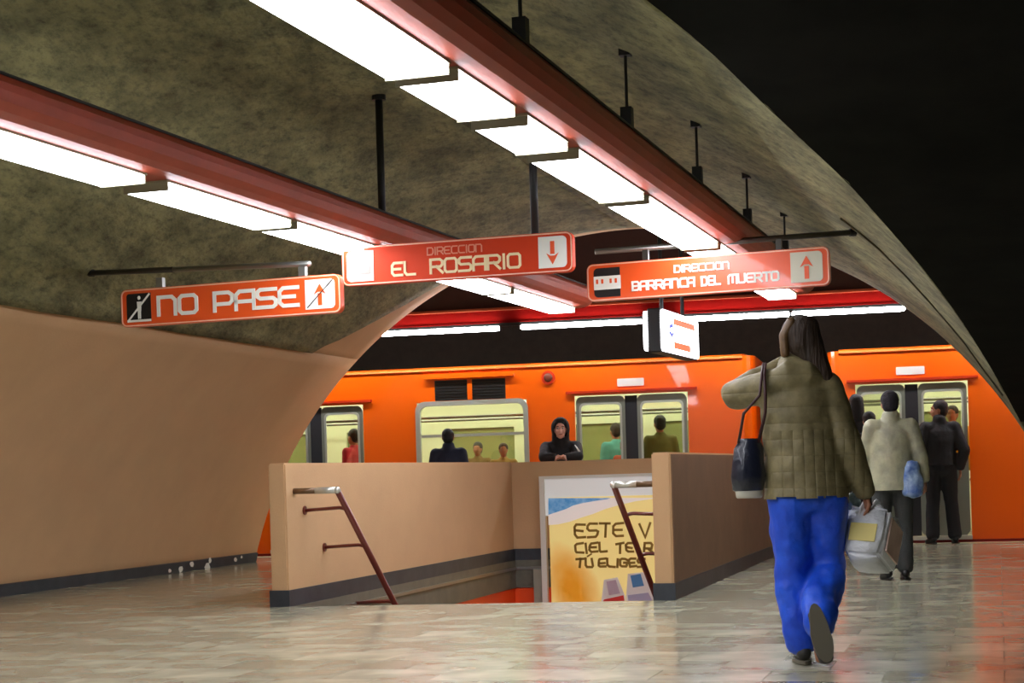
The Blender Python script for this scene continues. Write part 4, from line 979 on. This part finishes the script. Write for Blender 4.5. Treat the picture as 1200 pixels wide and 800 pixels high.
woman = build_person('woman in olive quilted jacket and bright blue trousers walking away with a bag and package', (base.x, base.y, .0), 0, J,
    dict(skin=M_skin2, head_dir=V(-.35, 1, .05), head_k=1.0, handL=(V(.1, .1, .9), V(0, -1, 0), 1, .35), handR=(V(.1, .1, -1), V(-1, 0, 0), -1, 1.0),
         trousers=dict(m=M_blue, w=.092, hem=.080, e=.022, hip=.172, wr=.017), coat=dict(m=M_quilt, name='quilted_jacket', hem=-.06, cutz=-.055, hw=.205, ww=.185, cw=.185, sw=.078, wr=.006, collar=1, hood=1),
         hair=dict(m=M_hair, extra=[[((.02, -.03, .06), .085, .085), ((.055, -.05, -.06), .075, .06), ((.105, -.07, -.16), .05, .04), ((.14, -.08, -.24), .022, .02)]]),
         shoe=mat('dark_shoe', (46, 44, 40), .5), solem=mat('shoe_sole', (98, 92, 76), .6), dnL=DN, dnR=V(-.05, -.97, .12)), voxel=.0075)
woman['label'] = 'woman in olive quilted jacket and bright blue trousers walking away with a package'
# a lighter lock of hair on the left of her head
hp = V(*J['head']); bm = bmesh.new(); loft(bm, [(hp+V(-.035, -.065, .095), .026, .03), (hp+V(-.07, -.05, .03), .026, .035), (hp+V(-.068, -.055, -.06), .022, .03)], V(1, 0, 0)); k = fuse('hair_lock', bm, mat('light_brown_hair', (104, 76, 44), .5, var=.3, scale=40), woman, .008, 2); k['label'] = 'light brown lock of hair'
# shoulder bag
bp_ = V(*wj(877, 548, -.03)); bag = thing('shoulder_bag', 'dark navy bucket bag with pale base hanging at her left hip', 'bag', (base.x+bp_.x, base.y+bp_.y, bp_.z))
bm = bmesh.new(); lathe(bm, [(.060, -.115), (.080, -.105), (.088, -.04), (.085, .03), (.072, .09), (.055, .125), (.060, .14)], 20, .95, .70)
for v in bm.verts: v.co += Vector((noise.noise(v.co*14), noise.noise(v.co*14+V(5, 0, 0)), 0))*.012; v.co.x += v.co.z*.06
obj('bag_body', bm, mat('navy_leather', (26, 30, 46), .3, coat=.3, bump=.3, bscale=20), bag, True)
bm = bmesh.new(); lathe(bm, [(.060, -.145), (.066, -.14), (.070, -.112), (.064, -.105)], 20, .95, .70); k = obj('bag_base', bm, mat('pale_base', (190, 186, 170), .5), bag, True); k['label'] = 'pale grey base'
top = V(*wj(892, 434, -.075))-bp_; bm = bmesh.new(); tube(bm, [(-.045, -.01, .12), (-.02, -.04, .26), (top.x-.015, top.y-.03, top.z-.12), (top.x, top.y-.02, top.z-.02), (top.x+.02, top.y+.06, top.z+.035)], .007, 8); obj('strap', bm, mat('strap_maroon', (60, 26, 26), .5), bag, True)
bm = bmesh.new(); tube(bm, [(.05, -.02, .12), (top.x+.01, -.07, .26), (top.x+.01, top.y-.045, top.z-.12), (top.x+.012, top.y-.02, top.z-.02), (top.x+.03, top.y+.06, top.z+.035)], .008, 8); obj('strap', bm, mat('strap_maroon', (60, 26, 26), .5), bag, True)
# package carried in the right hand
pc = V(*wj(1022, 633, .06)); pk = thing('parcel', 'white plastic wrapped box with yellow label hanging from her right hand', 'parcel', (base.x+pc.x, base.y+pc.y, pc.z))
rot = Matrix.Rotation(-.50, 4, 'Z') @ Matrix.Rotation(-.42, 4, 'X') @ Matrix.Rotation(.08, 4, 'Y')
M_wrap = mat('white_wrap', (236, 238, 240), .35, var=.06, scale=9, bump=.6, bscale=18)
bm = bmesh.new(); box(bm, -.105, .105, -.13, .13, -.125, .125); bmesh.ops.bevel(bm, geom=[e for e in bm.edges], offset=.018, segments=3, affect='EDGES'); bmesh.ops.subdivide_edges(bm, edges=bm.edges[:], cuts=2, use_grid_fill=True)
for v in bm.verts:
    v.co += v.co.normalized()*noise.noise(v.co*16)*.026
    if v.co.z < -.06: v.co.x *= .88
bm.transform(rot); obj('box', bm, M_wrap, pk, True)
bm = bmesh.new(); box(bm, -.07, .06, -.139, -.134, -.055, .035); bm.transform(rot); k = obj('label_patch', bm, mat('yellow_label', (226, 208, 120), .5), pk); k['label'] = 'yellow label'
bm = bmesh.new(); box(bm, .103, .112, -.09, .10, -.08, .09); bm.transform(rot); k = obj('side_patch', bm, mat('side_tan', (236, 206, 190), .5, rgb2=(214, 178, 160)), pk); k['label'] = 'pinkish patch toning the unlit side'  # tone of the unlit side put into a pinkish patch
hand = V(*wj(1019, 600, .02))-pc
bm = bmesh.new(); 
for q in (-1, 1): loft(bm, [(V(q*.07, q*.03, .12), .03, .02), (V(q*.03, 0, .15)+hand*.3, .02, .012), (hand+V(0, 0, -.005), .010, .010)], V(0, 1, 0), 10)
fuse('bag_handle', bm, M_wrap, pk, .008, 2, .003, 30)
# small clear bag crumpled beside the parcel
sp_ = V(*wj(1000, 590, .10)); bm = bmesh.new(); ellipsoid(bm, V(0, 0, 0), (.045, .03, .055)); loft(bm, [(V(0, 0, .03), .02, .015), (V(.05, -.06, .04), .01, .01)], V(0, 1, 0))
k = fuse('plastic_bag', bm, mat('clear_plastic', (150, 176, 178), .25, rgb2=(110, 130, 132), scale=30), None, .008, 1, .010, 30); k.location = (base.x+sp_.x, base.y+sp_.y, sp_.z); tag(k, 'small crumpled grey green plastic bag in her right hand above the parcel', 'bag')

# ---- person in pale jacket
M_pale = mat('pale_nylon', (186, 184, 150), .5, rgb2=(150, 148, 128), scale=7, bump=.4, bscale=14)
b2 = at_height(1049, 679, 0); sc = .925
gp = build_person('person in pale grey-green jacket and dark cap standing behind the parcel', (b2.x, b2.y, 0), 0,
    stand(elL=(-.21, .06, 1.08), wrL=(-.12, .20, 1.0), elR=(.245, -.02, 1.08), wrR=(.285, .02, .86), anL=(-.07, -.02, .085), toeL=(-.09, .12, .035), anR=(.09, -.02, .085), toeR=(.10, .12, .035)),
    dict(handL=(V(.6, .6, 0), V(0, 0, -1)), handR=(V(0, .1, -1), V(-1, 0, 0), -1, .9), trousers=dict(m=mat('dark_grey_cloth', (58, 60, 58), .8, bump=.3), w=.07, e=.012), coat=dict(m=M_pale, name='jacket', hem=-.165, hw=.20, ww=.185, cw=.19, sw=.072, collar=1, wr=.004),
         hair=dict(m=mat('dark_knit', (36, 32, 38), .9, bump=.5, bscale=60), name='knit_cap')), voxel=.013, scale=sc)
gp.rotation_euler.z = -.12
hb = at_depth(1066, 560, b2.y-.02); bm = bmesh.new(); loft(bm, [(V(0, 0, .12), .05, .03), (V(0, 0, .0), .085, .05), (V(0, 0, -.12), .085, .05)], V(1, 0, 0)); k = fuse('carrier_bag', bm, mat('blue_white_bag', (172, 196, 220), .4, rgb2=(50, 92, 170), scale=9), None, .010, 2, .012, 14)
k.location = (hb.x, hb.y-.10, hb.z); tag(k, 'pale blue carrier bag at the side of the pale jacketed person', 'bag')
# ---- man in black
b3 = at_height(1105, 637, 0)
build_person('man in black jacket and trousers at the train door, head turned left', (b3.x, b3.y, 0), 0,
    stand(anL=(-.12, -.02, .085), toeL=(-.14, .12, .035), anR=(.14, -.02, .085), toeR=(.17, .12, .035), elR=(.26, -.08, 1.08), wrR=(.22, -.02, .86), knR=(.115, .015, .47)),
    dict(face=True, head_dir=V(-.95, .35, 0), skin=M_skin2, handL=rel, handR=(V(0, .1, -1), V(-1, 0, 0), -1, .5), trousers=dict(m=mat('black_cloth', (26, 26, 28), .8, bump=.2), w=.078, e=.015), coat=dict(m=mat('black_jacket', (28, 26, 28), .7, bump=.2), name='jacket', hem=-.05, hw=.18, ww=.18, cw=.20, sw=.072, collar=1), hair=dict(m=M_hairb)), voxel=.014, scale=1.0)
# ---- two dark-haired passengers half hidden behind the walking woman
b4 = at_depth(1000, 470, 19.7)
build_person('dark coated passenger boarding, mostly hidden behind the walking woman', (b4.x, 19.55, 0), 0, stand(), dict(handL=rel, handR=(V(0, .15, -1), V(-1, 0, 0), -1), trousers=dict(m=MATS['black_cloth'], w=.07, e=.012), coat=dict(m=MATS['black_jacket'], name='coat', hem=-.2, hw=.19), hair=dict(m=M_hairb, extra=[[((0, -.03, .0), .085, .08), ((0, -.05, -.16), .09, .06)]])), voxel=.016, scale=1.05)
b5 = at_depth(1016, 482, 19.0)
build_person('short dark haired passenger between the boarding one and the pale jacket', (b5.x+.02, 19.0, 0), 0, stand(), dict(handL=rel, handR=(V(0, .15, -1), V(-1, 0, 0), -1), trousers=dict(m=MATS['black_cloth'], w=.07, e=.012), coat=dict(m=mat('brown_coat', (40, 34, 30), .8), name='coat', hem=-.1), hair=dict(m=M_hairb)), voxel=.016, scale=.92)
# ---- navy jacket person on the platform, back to us
b6 = at_depth(526, 543, 19.9)
build_person('dark haired person in navy jacket on the platform seen from behind against the car window', (b6.x, 19.9, 0), 0, stand(), dict(skin=M_skin2, handL=rel, handR=(V(0, .15, -1), V(-1, 0, 0), -1), trousers=dict(m=MATS['black_cloth'], w=.07, e=.012), coat=dict(m=mat('navy_jacket', (26, 32, 56), .7, bump=.2), name='jacket', hem=-.05, cw=.19, sw=.07, collar=1), hair=dict(m=M_hairb)), voxel=.014, scale=.905)
# ---- hooded person leaning on the rear parapet, facing us
b7 = at_depth(657, 505, 19.25); cyw = 18.98+.07-.22*b7.x
def lj(x, y, z): return (x, y, z)
Jl = dict(head=(0, .10, 1.44), neck=(0, .02, 1.31), chest=(0, -.03, 1.12), pelvis=(0, -.22, .90), shL=(-.17, .0, 1.24), shR=(.17, .0, 1.24), elL=(-.19, .20, 1.13), elR=(.19, .20, 1.13), wrL=(-.055, .30, 1.13), wrR=(.055, .30, 1.13),
          hipL=(-.085, -.22, .86), hipR=(.085, -.22, .86), knL=(-.1, -.24, .46), knR=(.1, -.24, .46), anL=(-.1, -.34, .085), anR=(.1, -.34, .085), toeL=(-.11, -.2, .035), toeR=(.11, -.2, .035))
lean = build_person('person in black hooded jacket leaning with clasped hands on the rear parapet', (b7.x, 19.22, 0), PI-.05, Jl,
    dict(face=True, skin=mat('rosy_skin', (240, 180, 158), .55), head_k=.98, handL=(V(1, .35, -.1), V(0, .6, -1), 1, .5), handR=(V(-1, .35, -.1), V(0, .6, -1), -1, .5), trousers=dict(m=MATS['black_cloth'], w=.07, e=.012), coat=dict(m=MATS['black_jacket'], name='hooded_jacket', hem=.0, hoodup=1, sw=.066, wr=.004), hair=dict(m=M_hairb)), voxel=.012)
lean.location.y = 18.98-.22*b7.x + .14 + .26
bm = bmesh.new(); 
for q in (-.02, .02): tube(bm, [(-.155-q*.2, .07+q, 1.255), (-.205, .20+q, 1.185)], .011, 8)
k = obj('sleeve_stripe', bm, M_white, lean, True); k['label'] = 'white stripe on the sleeve'
# ---- passengers inside the cars
def inside(label, px, py, d, rgb, hair_m, rz=0, sc=1.0, skin=M_skin2):
    p = at_line(px, py, 21.3+d, .22)
    m = mat('cloth_%d_%d_%d' % rgb, rgb, .8, bump=.2)
    b = build_person(label, (p.x, p.y, .031), rz, stand(), dict(skin=skin, handL=rel, handR=(V(0, .15, -1), V(-1, 0, 0), -1), trousers=dict(m=MATS['black_cloth'], w=.07, e=.012), coat=dict(m=m, name='shirt', hem=-.02), hair=dict(m=hair_m)), voxel=.018, scale=sc)
    return b
inside('passenger in red shirt inside the left door of the car', 415, 520, .6, (206, 48, 70), M_hairb, .9, .95)
inside('passenger in teal top and brown hair inside the middle door', 722, 520, 1.25, (92, 166, 160), M_hair, .3, .93)
inside('passenger in salmon shirt behind the middle door window', 733, 540, .45, (216, 110, 84), M_hairb, 2.5, .80)
inside('passenger in olive shirt behind the right leaf of the middle door', 774, 520, .7, (120, 124, 70), M_hairb, .2, .97)
inside('passenger in mustard coat inside the right car beside the man in black', 1116, 490, .6, (214, 190, 70), M_hair, 2.7, .96)
inside('passenger in brown shirt inside the car right of the navy jacketed person', 560, 530, 1.2, (120, 96, 40), M_hairb, 2.9, .82)
inside('passenger in tan shirt with folded arms inside the car, right part of the window', 590, 530, .75, (170, 140, 70), M_hair, PI, .80)

bpy.data.scenes.remove(SCR)
